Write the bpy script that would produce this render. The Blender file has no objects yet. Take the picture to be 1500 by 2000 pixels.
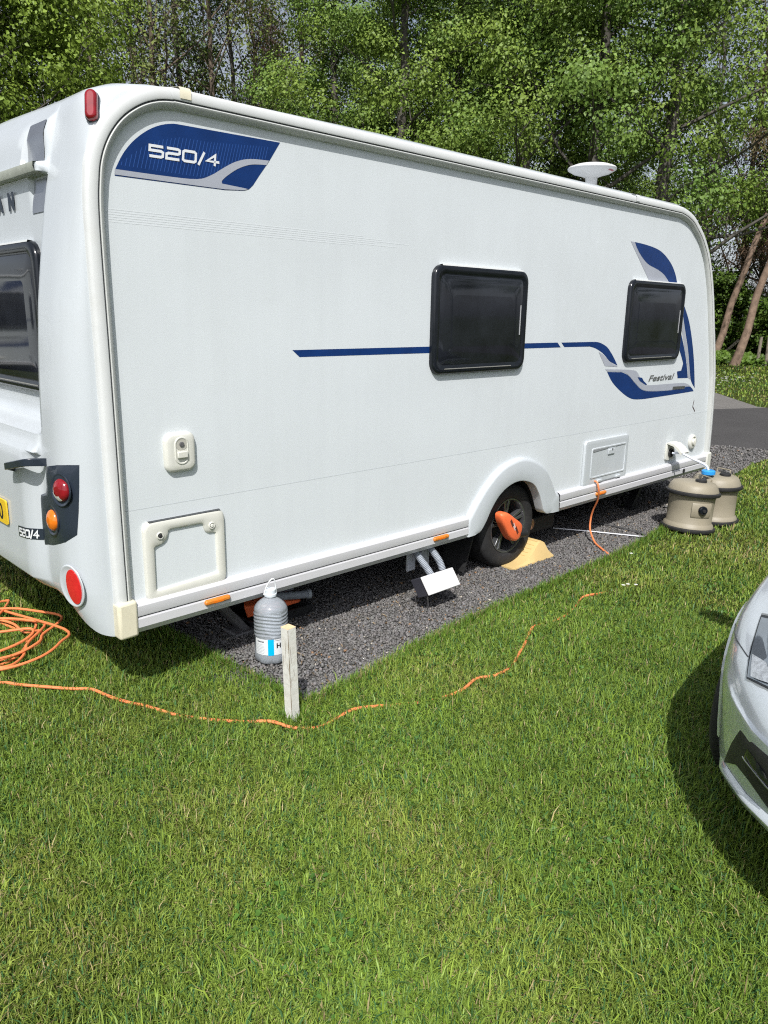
import bpy, bmesh, math, random
import numpy as np
from mathutils import Vector, Matrix
from mathutils.bvhtree import BVHTree

scene = bpy.context.scene
COL = scene.collection
R = math.radians

# ------------------------------------------------------------------ camera
cam_d = bpy.data.cameras.new('camera')
cam = bpy.data.objects.new('camera', cam_d)
COL.objects.link(cam)
scene.camera = cam
cam_d.sensor_fit = 'VERTICAL'
cam_d.sensor_height = 36.0
cam_d.lens = 26.715
cam_d.clip_start = 0.05
cam_d.clip_end = 3000
_yaw, _pit, _rol = R(45.8365), R(14.5718), R(0.8781)
_f0 = Vector((math.cos(_yaw), math.sin(_yaw), 0))
_r0 = Vector((math.sin(_yaw), -math.cos(_yaw), 0))
_u0 = Vector((0, 0, 1))
_fw = _f0 * math.cos(_pit) - _u0 * math.sin(_pit)
_up = _u0 * math.cos(_pit) + _f0 * math.sin(_pit)
_r = _r0 * math.cos(_rol) + _up * math.sin(_rol)
_u = _up * math.cos(_rol) - _r0 * math.sin(_rol)
CAMP = Vector((-1.3665, -3.0, 1.72))
_m = Matrix((_r, _u, -_fw)).transposed().to_4x4()
_m.translation = CAMP
cam.matrix_world = _m
scene.render.resolution_x, scene.render.resolution_y = 768, 1024

# ------------------------------------------------------------------ sky, sun, exposure
SUN = Vector((-0.463, -0.444, 0.766)).normalized()
world = bpy.data.worlds.new('World')
scene.world = world
world.use_nodes = True
nt = world.node_tree
nt.nodes.clear()
sky = nt.nodes.new('ShaderNodeTexSky')
sky.sky_type = 'NISHITA'
sky.sun_disc = False
sky.sun_elevation = math.asin(SUN.z)
sky.sun_rotation = math.atan2(SUN.x, SUN.y)
sky.air_density = 1.0
sky.dust_density = 2.4
sky.ozone_density = 1.0
bg = nt.nodes.new('ShaderNodeBackground')
bg.inputs['Strength'].default_value = 0.11
wo = nt.nodes.new('ShaderNodeOutputWorld')
# thin high cloud: the blue of the sky veiled by white, a little uneven
bw = nt.nodes.new('ShaderNodeRGBToBW')
nt.links.new(sky.outputs[0], bw.inputs[0])
vl = nt.nodes.new('ShaderNodeCombineColor')
for k_, f_ in enumerate((1.22, 1.27, 1.40)):
    ml_ = nt.nodes.new('ShaderNodeMath')
    ml_.operation = 'MULTIPLY'
    ml_.inputs[1].default_value = f_
    nt.links.new(bw.outputs[0], ml_.inputs[0])
    nt.links.new(ml_.outputs[0], vl.inputs[k_])
tcw = nt.nodes.new('ShaderNodeTexCoord')
nzw = nt.nodes.new('ShaderNodeTexNoise')
nzw.inputs['Scale'].default_value = 2.2
nzw.inputs['Detail'].default_value = 5
nt.links.new(tcw.outputs['Generated'], nzw.inputs['Vector'])
mrw = nt.nodes.new('ShaderNodeMapRange')
mrw.inputs['From Min'].default_value = 0.3
mrw.inputs['From Max'].default_value = 0.7
mrw.inputs['To Min'].default_value = 0.45
mrw.inputs['To Max'].default_value = 0.85
nt.links.new(nzw.outputs['Fac'], mrw.inputs['Value'])
mxw = nt.nodes.new('ShaderNodeMix')
mxw.data_type = 'RGBA'
nt.links.new(mrw.outputs[0], mxw.inputs[0])
nt.links.new(sky.outputs[0], mxw.inputs[6])
nt.links.new(vl.outputs[0], mxw.inputs[7])
nt.links.new(mxw.outputs[2], bg.inputs[0])
nt.links.new(bg.outputs[0], wo.inputs[0])
sun_d = bpy.data.lights.new('sun', 'SUN')
sun_d.energy = 4.2
sun_d.angle = R(0.53)
sun_d.color = (1.0, 0.97, 0.925)
sun = bpy.data.objects.new('sun', sun_d)
COL.objects.link(sun)
sun.rotation_euler = SUN.to_track_quat('Z', 'Y').to_euler()
sun.location = (0, 0, 30)
vs = scene.view_settings
vs.view_transform = 'Standard'
vs.look = 'None'
vs.exposure = 0.28
vs.gamma = 1.0
scene.render.engine = 'CYCLES'
scene.cycles.max_bounces = 8
scene.cycles.transparent_max_bounces = 8
scene.cycles.caustics_reflective = False
scene.cycles.caustics_refractive = False
scene.cycles.use_denoising = False
scene.cycles.filter_width = 1.15
scene.cycles.denoiser = 'OPENIMAGEDENOISE'
scene.cycles.denoising_input_passes = 'RGB_ALBEDO_NORMAL'

# ------------------------------------------------------------------ materials
MATS = {}


def mat(name, col, rough=0.5, metal=0.0, vary=0.0, vscale=6.0, bump=0.0, bscale=200.0, coat=0.0, spec=0.5,
        dark=None, dscale=3.0, damt=0.0, attr=None, transl=0.0, trans=0.0, ior=1.45, rvary=0.0, streak=0.0):
    if name in MATS:
        return MATS[name]
    m = bpy.data.materials.new(name)
    MATS[name] = m
    m.use_nodes = True
    t = m.node_tree
    N, L = t.nodes, t.links
    p = N['Principled BSDF']
    out = N['Material Output']
    p.inputs['Roughness'].default_value = rough
    p.inputs['Metallic'].default_value = metal
    p.inputs['Specular IOR Level'].default_value = spec
    p.inputs['IOR'].default_value = ior
    if coat:
        p.inputs['Coat Weight'].default_value = coat
        p.inputs['Coat Roughness'].default_value = 0.06
    if trans:
        p.inputs['Transmission Weight'].default_value = trans
    tc = N.new('ShaderNodeTexCoord')
    src = None
    if attr:
        a = N.new('ShaderNodeAttribute')
        a.attribute_name = attr
        src = a.outputs['Color']
    else:
        rgb = N.new('ShaderNodeRGB')
        rgb.outputs[0].default_value = (*col, 1)
        src = rgb.outputs[0]
    if vary:
        nz = N.new('ShaderNodeTexNoise')
        nz.inputs['Scale'].default_value = vscale
        nz.inputs['Detail'].default_value = 6
        nz.inputs['Roughness'].default_value = 0.6
        L.new(tc.outputs['Object'], nz.inputs['Vector'])
        mr = N.new('ShaderNodeMapRange')
        mr.inputs['From Min'].default_value = 0.3
        mr.inputs['From Max'].default_value = 0.7
        mr.inputs['To Min'].default_value = 1 - vary
        mr.inputs['To Max'].default_value = 1 + vary
        L.new(nz.outputs['Fac'], mr.inputs['Value'])
        mx = N.new('ShaderNodeVectorMath')
        mx.operation = 'SCALE'
        L.new(src, mx.inputs[0])
        L.new(mr.outputs[0], mx.inputs['Scale'])
        src = mx.outputs[0]
        if rvary:
            mr2 = N.new('ShaderNodeMapRange')
            mr2.inputs['From Min'].default_value = 0.3
            mr2.inputs['From Max'].default_value = 0.7
            mr2.inputs['To Min'].default_value = max(0.02, rough - rvary)
            mr2.inputs['To Max'].default_value = rough + rvary
            L.new(nz.outputs['Fac'], mr2.inputs['Value'])
            L.new(mr2.outputs[0], p.inputs['Roughness'])
    if damt:
        nz = N.new('ShaderNodeTexNoise')
        nz.inputs['Scale'].default_value = dscale
        nz.inputs['Detail'].default_value = 8
        nz.inputs['Roughness'].default_value = 0.7
        L.new(tc.outputs['Object'], nz.inputs['Vector'])
        mr = N.new('ShaderNodeMapRange')
        mr.inputs['From Min'].default_value = 0.5
        mr.inputs['From Max'].default_value = 0.72
        mr.inputs['To Min'].default_value = 0
        mr.inputs['To Max'].default_value = damt
        L.new(nz.outputs['Fac'], mr.inputs['Value'])
        mx = N.new('ShaderNodeMix')
        mx.data_type = 'RGBA'
        L.new(mr.outputs[0], mx.inputs[0])
        L.new(src, mx.inputs[6])
        mx.inputs[7].default_value = (*dark, 1)
        src = mx.outputs[2]
    if streak:
        mp = N.new('ShaderNodeMapping')
        mp.inputs['Scale'].default_value = (17, 17, 0.55)
        L.new(tc.outputs['Object'], mp.inputs['Vector'])
        nz = N.new('ShaderNodeTexNoise')
        nz.inputs['Scale'].default_value = 1.0
        nz.inputs['Detail'].default_value = 6
        nz.inputs['Roughness'].default_value = 0.65
        L.new(mp.outputs[0], nz.inputs['Vector'])
        mr = N.new('ShaderNodeMapRange')
        mr.inputs['From Min'].default_value = 0.42
        mr.inputs['From Max'].default_value = 0.75
        mr.inputs['To Min'].default_value = 1.0
        mr.inputs['To Max'].default_value = 1.0 - streak
        L.new(nz.outputs['Fac'], mr.inputs['Value'])
        mx = N.new('ShaderNodeVectorMath')
        mx.operation = 'SCALE'
        L.new(src, mx.inputs[0])
        L.new(mr.outputs[0], mx.inputs['Scale'])
        src = mx.outputs[0]
    L.new(src, p.inputs['Base Color'])
    if bump:
        nz = N.new('ShaderNodeTexNoise')
        nz.inputs['Scale'].default_value = bscale
        nz.inputs['Detail'].default_value = 3
        L.new(tc.outputs['Object'], nz.inputs['Vector'])
        b = N.new('ShaderNodeBump')
        b.inputs['Strength'].default_value = bump
        b.inputs['Distance'].default_value = 0.01
        L.new(nz.outputs['Fac'], b.inputs['Height'])
        L.new(b.outputs[0], p.inputs['Normal'])
    if transl:
        tr = N.new('ShaderNodeBsdfTranslucent')
        L.new(src, tr.inputs['Color'])
        ms = N.new('ShaderNodeMixShader')
        ms.inputs[0].default_value = transl
        L.new(p.outputs[0], ms.inputs[1])
        L.new(tr.outputs[0], ms.inputs[2])
        L.new(ms.outputs[0], out.inputs['Surface'])
    return m


M_PANEL = mat('panel_white', (0.62, 0.658, 0.677), 0.38, vary=0.03, vscale=1.6, bump=0.035, bscale=180, dark=(0.56, 0.59, 0.60), dscale=1.3, damt=0.4, streak=0.025)
M_MOULD = mat('moulding_white', (0.50, 0.535, 0.56), 0.3, vary=0.02, vscale=2.0, coat=0.3, dark=(0.44, 0.46, 0.46), dscale=2.2, damt=0.3, streak=0.035)
M_TRIM = mat('trim_white', (0.60, 0.615, 0.61), 0.35, vary=0.03, vscale=8, dark=(0.5, 0.5, 0.46), dscale=9, damt=0.25)
M_CREAM = mat('cream_plastic', (0.60, 0.60, 0.545), 0.45, vary=0.03, vscale=12, dark=(0.6, 0.57, 0.45), dscale=14, damt=0.3)
M_YELLOWED = mat('yellowed_plastic', (0.64, 0.60, 0.46), 0.5, vary=0.05, vscale=14, dark=(0.5, 0.46, 0.33), dscale=20, damt=0.4)
M_SKIRT = mat('skirt_aluminium_white', (0.54, 0.54, 0.56), 0.28, vary=0.02, vscale=5, dark=(0.55, 0.54, 0.5), dscale=7, damt=0.3)
M_GUTTER = mat('gutter_grey', (0.36, 0.38, 0.33), 0.5, vary=0.12, vscale=30)
M_BLACKP = mat('black_plastic', (0.009, 0.011, 0.015), 0.16, vary=0.2, vscale=10)
M_BLACKM = mat('black_matt', (0.02, 0.02, 0.021), 0.6, vary=0.3, vscale=20)
M_GROOVE = mat('dark_groove', (0.05, 0.055, 0.06), 0.7)
M_GLASS = mat('tinted_acrylic', (0.014, 0.016, 0.021), 0.06, vary=0.5, vscale=3, spec=0.65, bump=0.03, bscale=4)
M_BLUE = mat('decal_blue', (0.006, 0.031, 0.135), 0.3, vary=0.15, vscale=9, spec=0.35)
M_BLUELINE = mat('decal_blue_hatch', (0.05, 0.11, 0.32), 0.3)
M_GREYD = mat('decal_grey', (0.36, 0.38, 0.43), 0.35, vary=0.05, vscale=8)
M_WHITED = mat('decal_white', (0.7, 0.72, 0.74), 0.35)
M_RIPPLE = mat('decal_ripple', (0.655, 0.69, 0.71), 0.42)
M_CHROME = mat('chrome', (0.42, 0.43, 0.44), 0.18, metal=0.9)
M_LAMPHOUSE = mat('lamp_housing', (0.022, 0.03, 0.045), 0.3, coat=0.4, vary=0.1)
M_RED = mat('red_lens', (0.24, 0.008, 0.014), 0.12, coat=0.5, vary=0.25, vscale=25)
M_REDR = mat('red_reflector', (0.62, 0.02, 0.022), 0.3, coat=0.4, vary=0.12, vscale=60)
M_AMBER = mat('amber_lens', (0.72, 0.17, 0.012), 0.15, coat=0.5, vary=0.2, vscale=30)
M_AMBERM = mat('amber_marker', (0.62, 0.20, 0.025), 0.25, coat=0.4, vary=0.25, vscale=60)
M_CLEAR = mat('clear_lens', (0.6, 0.62, 0.58), 0.2, coat=0.5)
M_PLATE = mat('plate_yellow', (0.75, 0.5, 0.03), 0.35)
M_TYRE = mat('tyre_rubber', (0.02, 0.02, 0.021), 0.75, vary=0.25, vscale=25, dark=(0.05, 0.048, 0.045), dscale=12, damt=0.3)
M_ALLOY = mat('alloy_dark', (0.15, 0.155, 0.165), 0.28, metal=0.7, coat=0.4)
M_ALLOYS = mat('alloy_silver', (0.5, 0.5, 0.51), 0.3, metal=0.8)
M_LOCK = mat('lock_orange', (0.86, 0.165, 0.055), 0.42, vary=0.06, vscale=30, dark=(0.5, 0.09, 0.03), dscale=30, damt=0.3)
M_RAMP = mat('ramp_yellow', (0.62, 0.45, 0.20), 0.45, vary=0.03, vscale=20, dark=(0.45, 0.33, 0.16), dscale=5, damt=0.15)
M_HOSE = mat('hose_grey', (0.30, 0.33, 0.37), 0.5, vary=0.08, vscale=30)
M_BOXW = mat('box_white', (0.64, 0.64, 0.64), 0.4, vary=0.03, vscale=15, dark=(0.5, 0.48, 0.45), dscale=25, damt=0.3)
M_BOXD = mat('box_dark', (0.05, 0.05, 0.065), 0.5)
M_STEEL = mat('steel', (0.55, 0.55, 0.56), 0.32, metal=0.9, vary=0.1, vscale=40)
M_RUSTY = mat('steel_dull', (0.17, 0.165, 0.17), 0.55, metal=0.4, vary=0.3, vscale=15)
M_CABLE = mat('cable_orange', (0.78, 0.23, 0.085), 0.5, vary=0.1, vscale=15, dark=(0.5, 0.22, 0.11), dscale=12, damt=0.4)
M_BEIGE = mat('barrel_beige', (0.27, 0.24, 0.18), 0.5, vary=0.05, vscale=10, bump=0.08, bscale=120, dark=(0.3, 0.26, 0.18), dscale=7, damt=0.4)
M_BLUECAP = mat('cap_blue', (0.03, 0.28, 0.66), 0.35)
M_TUBE = mat('clear_tube', (0.66, 0.70, 0.78), 0.25)
M_POST = mat('post_paint', (0.66, 0.65, 0.61), 0.6, vary=0.06, vscale=18, bump=0.15, bscale=60, dark=(0.40, 0.33, 0.22), dscale=16, damt=0.4)
M_POSTEND = mat('post_end_grain', (0.68, 0.50, 0.30), 0.7, vary=0.12, vscale=60)
M_BOARD = mat('edging_wood', (0.25, 0.19, 0.13), 0.85, vary=0.3, vscale=20, bump=0.3, bscale=80)
M_CARP = mat('car_silver', (0.57, 0.615, 0.66), 0.24, metal=0.35, coat=0.8, vary=0.012, vscale=900)
M_CARGLASS = mat('car_glass', (0.01, 0.012, 0.014), 0.03, spec=0.7)
M_LENS = mat('lamp_glass', (0.55, 0.58, 0.62), 0.12, metal=0.6, vary=0.3, vscale=60, bump=0.5, bscale=90, coat=1.0)
M_LENSD = mat('lamp_inner', (0.24, 0.275, 0.32), 0.10, metal=0.65, vary=0.12, vscale=9, coat=1.0)
M_FENCE = mat('fence_wood', (0.22, 0.19, 0.15), 0.85, vary=0.25, vscale=8, bump=0.3, bscale=40)
M_UNDER = mat('underfloor', (0.035, 0.034, 0.033), 0.8, vary=0.2, vscale=4)

# ------------------------------------------------------------------ mesh helpers


class MB:
    def __init__(self):
        self.v = []
        self.f = []

    def add(self, vs_, fs_):
        o = len(self.v)
        self.v += [tuple(map(float, p)) for p in vs_]
        self.f += [tuple(i + o for i in f) for f in fs_]
        return self

    def box(self, x0, x1, y0, y1, z0, z1):
        return self.add([(x0, y0, z0), (x1, y0, z0), (x1, y1, z0), (x0, y1, z0), (x0, y0, z1), (x1, y0, z1), (x1, y1, z1), (x0, y1, z1)],
                        [(0, 3, 2, 1), (4, 5, 6, 7), (0, 1, 5, 4), (1, 2, 6, 5), (2, 3, 7, 6), (3, 0, 4, 7)])

    def grid(self, rows, closed_u=False, flip=False):
        n, k = len(rows), len(rows[0])
        vs_ = [p for r in rows for p in r]
        fs_ = []
        for i in range(n - 1):
            for j in range(k if closed_u else k - 1):
                a, b, c, d = i * k + j, i * k + (j + 1) % k, (i + 1) * k + (j + 1) % k, (i + 1) * k + j
                fs_.append((a, d, c, b) if flip else (a, b, c, d))
        return self.add(vs_, fs_)

    def fill(self, pts, flip=False):
        idx = tuple(range(len(pts)))
        return self.add(pts, [idx[::-1] if flip else idx])

    def tube(self, path, rad, sides=8, cap=True):
        path = [Vector(p) for p in path]
        n = len(path)
        rads = rad if hasattr(rad, '__len__') else [rad] * n
        tang = []
        for i in range(n):
            a, b = path[max(0, i - 1)], path[min(n - 1, i + 1)]
            d = b - a
            tang.append(d.normalized() if d.length > 1e-9 else Vector((0, 0, 1)))
        up = Vector((0, 0, 1)) if abs(tang[0].z) < 0.9 else Vector((1, 0, 0))
        nrm = (up - tang[0] * up.dot(tang[0])).normalized()
        rows = []
        for i in range(n):
            nrm = nrm - tang[i] * nrm.dot(tang[i])
            nrm.normalize()
            bi = tang[i].cross(nrm)
            rows.append([path[i] + (nrm * math.cos(2 * math.pi * k / sides) + bi * math.sin(2 * math.pi * k / sides)) * rads[i] for k in range(sides)])
        self.grid(rows, closed_u=True)
        if cap:
            self.fill(rows[0], flip=True)
            self.fill(rows[-1])
        return self

    def lathe(self, prof, c=(0, 0, 0), axis='Z', sides=32, cap0=True, cap1=True):
        rows = []
        for r_, h in prof:
            row = []
            for k in range(sides):
                a = 2 * math.pi * k / sides
                x, y = r_ * math.cos(a), r_ * math.sin(a)
                p = {'Z': (x, y, h), 'Y': (x, h, -y), 'X': (h, x, y)}[axis]
                row.append((p[0] + c[0], p[1] + c[1], p[2] + c[2]))
            rows.append(row)
        self.grid(rows, closed_u=True)
        if cap0:
            self.fill(rows[0], flip=True)
        if cap1:
            self.fill(rows[-1])
        return self

    def prism(self, pts, off):
        """closed polygon (3D points) extruded by vector off"""
        a = [Vector(p) for p in pts]
        b = [p + Vector(off) for p in a]
        n = len(a)
        self.fill(a, flip=True)
        self.fill(b)
        o = len(self.v)
        self.v += [tuple(p) for p in a + b]
        self.f += [(o + i, o + (i + 1) % n, o + n + (i + 1) % n, o + n + i) for i in range(n)]
        return self

    def build(self, name, m, parent=None, smooth=35, bevel=0.0, weld=False, fixn=False, bseg=2):
        me = bpy.data.meshes.new(name)
        me.from_pydata(self.v, [], self.f)
        if weld or fixn:
            bm = bmesh.new()
            bm.from_mesh(me)
            if weld:
                bmesh.ops.remove_doubles(bm, verts=bm.verts, dist=1e-5)
            if fixn:
                bmesh.ops.recalc_face_normals(bm, faces=bm.faces)
            bm.to_mesh(me)
            bm.free()
        me.validate()
        me.materials.append(m)
        if smooth:
            me.shade_smooth()
            me.set_sharp_from_angle(angle=R(smooth))
        o = bpy.data.objects.new(name, me)
        COL.objects.link(o)
        if parent is not None:
            o.parent = parent
        if bevel:
            b = o.modifiers.new('bevel', 'BEVEL')
            b.width = bevel
            b.segments = bseg
            b.limit_method = 'ANGLE'
            b.angle_limit = R(40)
        return o


def tag(o, label=None, cat=None, group=None, kind=None):
    if label:
        o['label'] = label
    if cat:
        o['category'] = cat
    if group:
        o['group'] = group
    if kind:
        o['kind'] = kind
    return o


def thing(name, loc, label, cat, group=None, rz=0.0):
    o = bpy.data.objects.new(name, None)
    o.empty_display_size = 0.1
    COL.objects.link(o)
    o.location = loc
    o.rotation_euler = (0, 0, rz)
    return tag(o, label, cat, group)


def copy_tree(o, parent=None):
    c = o.copy()
    COL.objects.link(c)
    c.parent = parent
    for ch in o.children:
        copy_tree(ch, c)
    return c


def catmull(pts, n=8, closed=False):
    P = [Vector(p) for p in pts]
    out = []
    m = len(P)
    rng = range(m if closed else m - 1)
    for i in rng:
        if closed:
            a, b, c, d = P[(i - 1) % m], P[i], P[(i + 1) % m], P[(i + 2) % m]
        else:
            a, b, c, d = P[max(0, i - 1)], P[i], P[i + 1], P[min(m - 1, i + 2)]
        for k in range(n):
            t = k / n
            out.append(0.5 * ((2 * b) + (c - a) * t + (2 * a - 5 * b + 4 * c - d) * t * t + (3 * b - a - 3 * c + d) * t ** 3))
    if not closed:
        out.append(P[-1])
    return out


def rrect(x0, x1, z0, z1, r, n=5):
    pts = []
    for cx, cz, a0 in ((x1 - r, z0 + r, -90), (x1 - r, z1 - r, 0), (x0 + r, z1 - r, 90), (x0 + r, z0 + r, 180)):
        for k in range(n + 1):
            a = R(a0 + 90 * k / n)
            pts.append((cx + r * math.cos(a), cz + r * math.sin(a)))
    return pts


def ribbon(pl, w, closed=False):
    """flat stroke of a 2D polyline, mitred: returns (verts2d, faces)"""
    P = [Vector((p[0], p[1])) for p in pl]
    n = len(P)
    L_, R_ = [], []
    for i in range(n):
        if closed:
            a, b, c = P[i - 1], P[i], P[(i + 1) % n]
        else:
            a, b, c = P[max(0, i - 1)], P[i], P[min(n - 1, i + 1)]
        d1 = (b - a).normalized() if (b - a).length > 1e-9 else (c - b).normalized()
        d2 = (c - b).normalized() if (c - b).length > 1e-9 else d1
        n1, n2 = Vector((-d1.y, d1.x)), Vector((-d2.y, d2.x))
        mt = (n1 + n2).normalized()
        s = 1 / max(0.5, mt.dot(n1))
        L_.append(b + mt * w / 2 * s)
        R_.append(b - mt * w / 2 * s)
    vs_ = L_ + R_
    fs_ = []
    for i in range(n if closed else n - 1):
        j = (i + 1) % n
        fs_.append((i, n + i, n + j, j))
    return vs_, fs_


def text_mesh(txt, size, shear=0.0, spacing=1.0, offset=0.0):
    cu = bpy.data.curves.new('t', 'FONT')
    cu.body = txt
    cu.size = size
    cu.shear = shear
    cu.space_character = spacing
    cu.offset = offset
    cu.fill_mode = 'FRONT'
    o = bpy.data.objects.new('t', cu)
    COL.objects.link(o)
    dg = bpy.context.evaluated_depsgraph_get()
    dg.update()
    me = bpy.data.meshes.new_from_object(o.evaluated_get(dg))
    v = [tuple(x.co) for x in me.vertices]
    f = [tuple(p.vertices) for p in me.polygons]
    bpy.data.objects.remove(o)
    bpy.data.curves.remove(cu)
    bpy.data.meshes.remove(me)
    return v, f


def numpy_mesh(name, verts, faces, m, colors=None, parent=None, smooth=False):
    """verts (N,3), faces (F,k) with constant k"""
    verts = np.asarray(verts, np.float32)
    faces = np.asarray(faces, np.int32)
    me = bpy.data.meshes.new(name)
    F, k = faces.shape
    me.vertices.add(len(verts))
    me.vertices.foreach_set('co', verts.ravel())
    me.loops.add(F * k)
    me.loops.foreach_set('vertex_index', faces.ravel())
    me.polygons.add(F)
    me.polygons.foreach_set('loop_start', np.arange(0, F * k, k, dtype=np.int32))
    if colors is not None:
        a = me.attributes.new('col', 'FLOAT_COLOR', 'POINT')
        c = np.ones((len(verts), 4), np.float32)
        c[:, :3] = colors
        a.data.foreach_set('color', c.ravel())
    me.update(calc_edges=True)
    if smooth:
        me.shade_smooth()
    me.materials.append(m)
    o = bpy.data.objects.new(name, me)
    COL.objects.link(o)
    if parent is not None:
        o.parent = parent
    return o


def vnoise(x, y, scale, seed):
    """smooth 2D value noise, numpy"""
    rs = np.random.RandomState(seed)
    T = rs.rand(64, 64)
    u, v = x * scale + 1000, y * scale + 1000
    i, j = np.floor(u).astype(int), np.floor(v).astype(int)
    fu, fv = u - i, v - j
    fu, fv = fu * fu * (3 - 2 * fu), fv * fv * (3 - 2 * fv)
    i0, i1, j0, j1 = i % 64, (i + 1) % 64, j % 64, (j + 1) % 64
    return (T[i0, j0] * (1 - fu) + T[i1, j0] * fu) * (1 - fv) + (T[i0, j1] * (1 - fu) + T[i1, j1] * fu) * fv


def in_poly(x, y, poly):
    ins = np.zeros(len(x), bool)
    n = len(poly)
    for i in range(n):
        x0, y0 = poly[i]
        x1, y1 = poly[(i + 1) % n]
        c = ((y0 > y) != (y1 > y)) & (x < (x1 - x0) * (y - y0) / (y1 - y0 + 1e-12) + x0)
        ins ^= c
    return ins


# ================================================================== SETTING
PITCH_EDGE = [(0.561, -0.498), (0.643, -0.508), (0.91, -0.495), (1.335, -0.43), (1.82, -0.372), (2.33, -0.356), (2.94, -0.335), (3.655, -0.311),
              (4.49, -0.213), (5.6, 0.03), (7.37, 0.328), (8.3, 0.46), (9.62, 0.45)]
PITCH = PITCH_EDGE + [(9.35, 1.33), (8.9, 2.8), (8.2, 5.2), (0.30, 3.2), (0.44, 1.2), (0.501, 0.291), (0.53, -0.1)]
ROAD_NEAR = [(14.2, -14.5), (11.6, -6.0), (9.62, 0.45), (9.35, 1.33), (8.9, 2.8), (8.2, 5.2), (5.2, 15.0), (-2.0, 38.0)]
ROAD_FAR = [(21.0, -12.0), (17.4, -2.0), (14.96, 2.69), (13.72, 3.306), (12.6, 5.2), (10.2, 16.5), (2.6, 40.0)]
FARPITCH = [(14.96, 2.69), (14.98, 2.9), (17.54, 4.95), (19.6, 8.2), (17.5, 9.5), (12.9, 5.4), (12.6, 5.2), (13.72, 3.306)]


def ground_material():
    m = bpy.data.materials.new('lawn_soil')
    m.use_nodes = True
    N, L = m.node_tree.nodes, m.node_tree.links
    p = N['Principled BSDF']
    p.inputs['Roughness'].default_value = 0.9
    p.inputs['Specular IOR Level'].default_value = 0.1
    tc = N.new('ShaderNodeTexCoord')
    n1 = N.new('ShaderNodeTexNoise')
    n1.inputs['Scale'].default_value = 0.9
    n1.inputs['Detail'].default_value = 8
    n2 = N.new('ShaderNodeTexNoise')
    n2.inputs['Scale'].default_value = 55
    n2.inputs['Detail'].default_value = 6
    L.new(tc.outputs['Object'], n1.inputs['Vector'])
    L.new(tc.outputs['Object'], n2.inputs['Vector'])
    r1 = N.new('ShaderNodeValToRGB')
    r1.color_ramp.elements[0].position = 0.35
    r1.color_ramp.elements[0].color = (0.035, 0.06, 0.013, 1)
    r1.color_ramp.elements[1].position = 0.68
    r1.color_ramp.elements[1].color = (0.075, 0.085, 0.025, 1)
    r2 = N.new('ShaderNodeValToRGB')
    r2.color_ramp.elements[0].position = 0.3
    r2.color_ramp.elements[0].color = (0.45, 0.45, 0.45, 1)
    r2.color_ramp.elements[1].position = 0.75
    r2.color_ramp.elements[1].color = (1.3, 1.25, 1.1, 1)
    L.new(n1.outputs['Fac'], r1.inputs['Fac'])
    L.new(n2.outputs['Fac'], r2.inputs['Fac'])
    mx = N.new('ShaderNodeMix')
    mx.data_type = 'RGBA'
    mx.blend_type = 'MULTIPLY'
    mx.inputs[0].default_value = 1
    L.new(r1.outputs[0], mx.inputs[6])
    L.new(r2.outputs[0], mx.inputs[7])
    L.new(mx.outputs[2], p.inputs['Base Color'])
    b = N.new('ShaderNodeBump')
    b.inputs['Strength'].default_value = 0.8
    b.inputs['Distance'].default_value = 0.03
    L.new(n2.outputs['Fac'], b.inputs['Height'])
    L.new(b.outputs[0], p.inputs['Normal'])
    return m


def stone_sheet_material(name, c0, c1, sc, bump):
    m = bpy.data.materials.new(name)
    m.use_nodes = True
    N, L = m.node_tree.nodes, m.node_tree.links
    p = N['Principled BSDF']
    p.inputs['Roughness'].default_value = 0.85
    p.inputs['Specular IOR Level'].default_value = 0.25
    tc = N.new('ShaderNodeTexCoord')
    vo = N.new('ShaderNodeTexVoronoi')
    vo.inputs['Scale'].default_value = sc
    L.new(tc.outputs['Object'], vo.inputs['Vector'])
    nz = N.new('ShaderNodeTexNoise')
    nz.inputs['Scale'].default_value = 1.3
    nz.inputs['Detail'].default_value = 8
    L.new(tc.outputs['Object'], nz.inputs['Vector'])
    sep = N.new('ShaderNodeSeparateColor')
    L.new(vo.outputs['Color'], sep.inputs[0])
    ma = N.new('ShaderNodeMath')
    ma.operation = 'ADD'
    L.new(sep.outputs[0], ma.inputs[0])
    L.new(nz.outputs['Fac'], ma.inputs[1])
    mr = N.new('ShaderNodeMapRange')
    mr.inputs['From Min'].default_value = 0.3
    mr.inputs['From Max'].default_value = 1.7
    L.new(ma.outputs[0], mr.inputs['Value'])
    mx = N.new('ShaderNodeMix')
    mx.data_type = 'RGBA'
    L.new(mr.outputs[0], mx.inputs[0])
    mx.inputs[6].default_value = (*c0, 1)
    mx.inputs[7].default_value = (*c1, 1)
    L.new(mx.outputs[2], p.inputs['Base Color'])
    b = N.new('ShaderNodeBump')
    b.invert = True
    b.inputs['Strength'].default_value = bump
    b.inputs['Distance'].default_value = 0.015
    L.new(vo.outputs['Distance'], b.inputs['Height'])
    L.new(b.outputs[0], p.inputs['Normal'])
    return m


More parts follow.
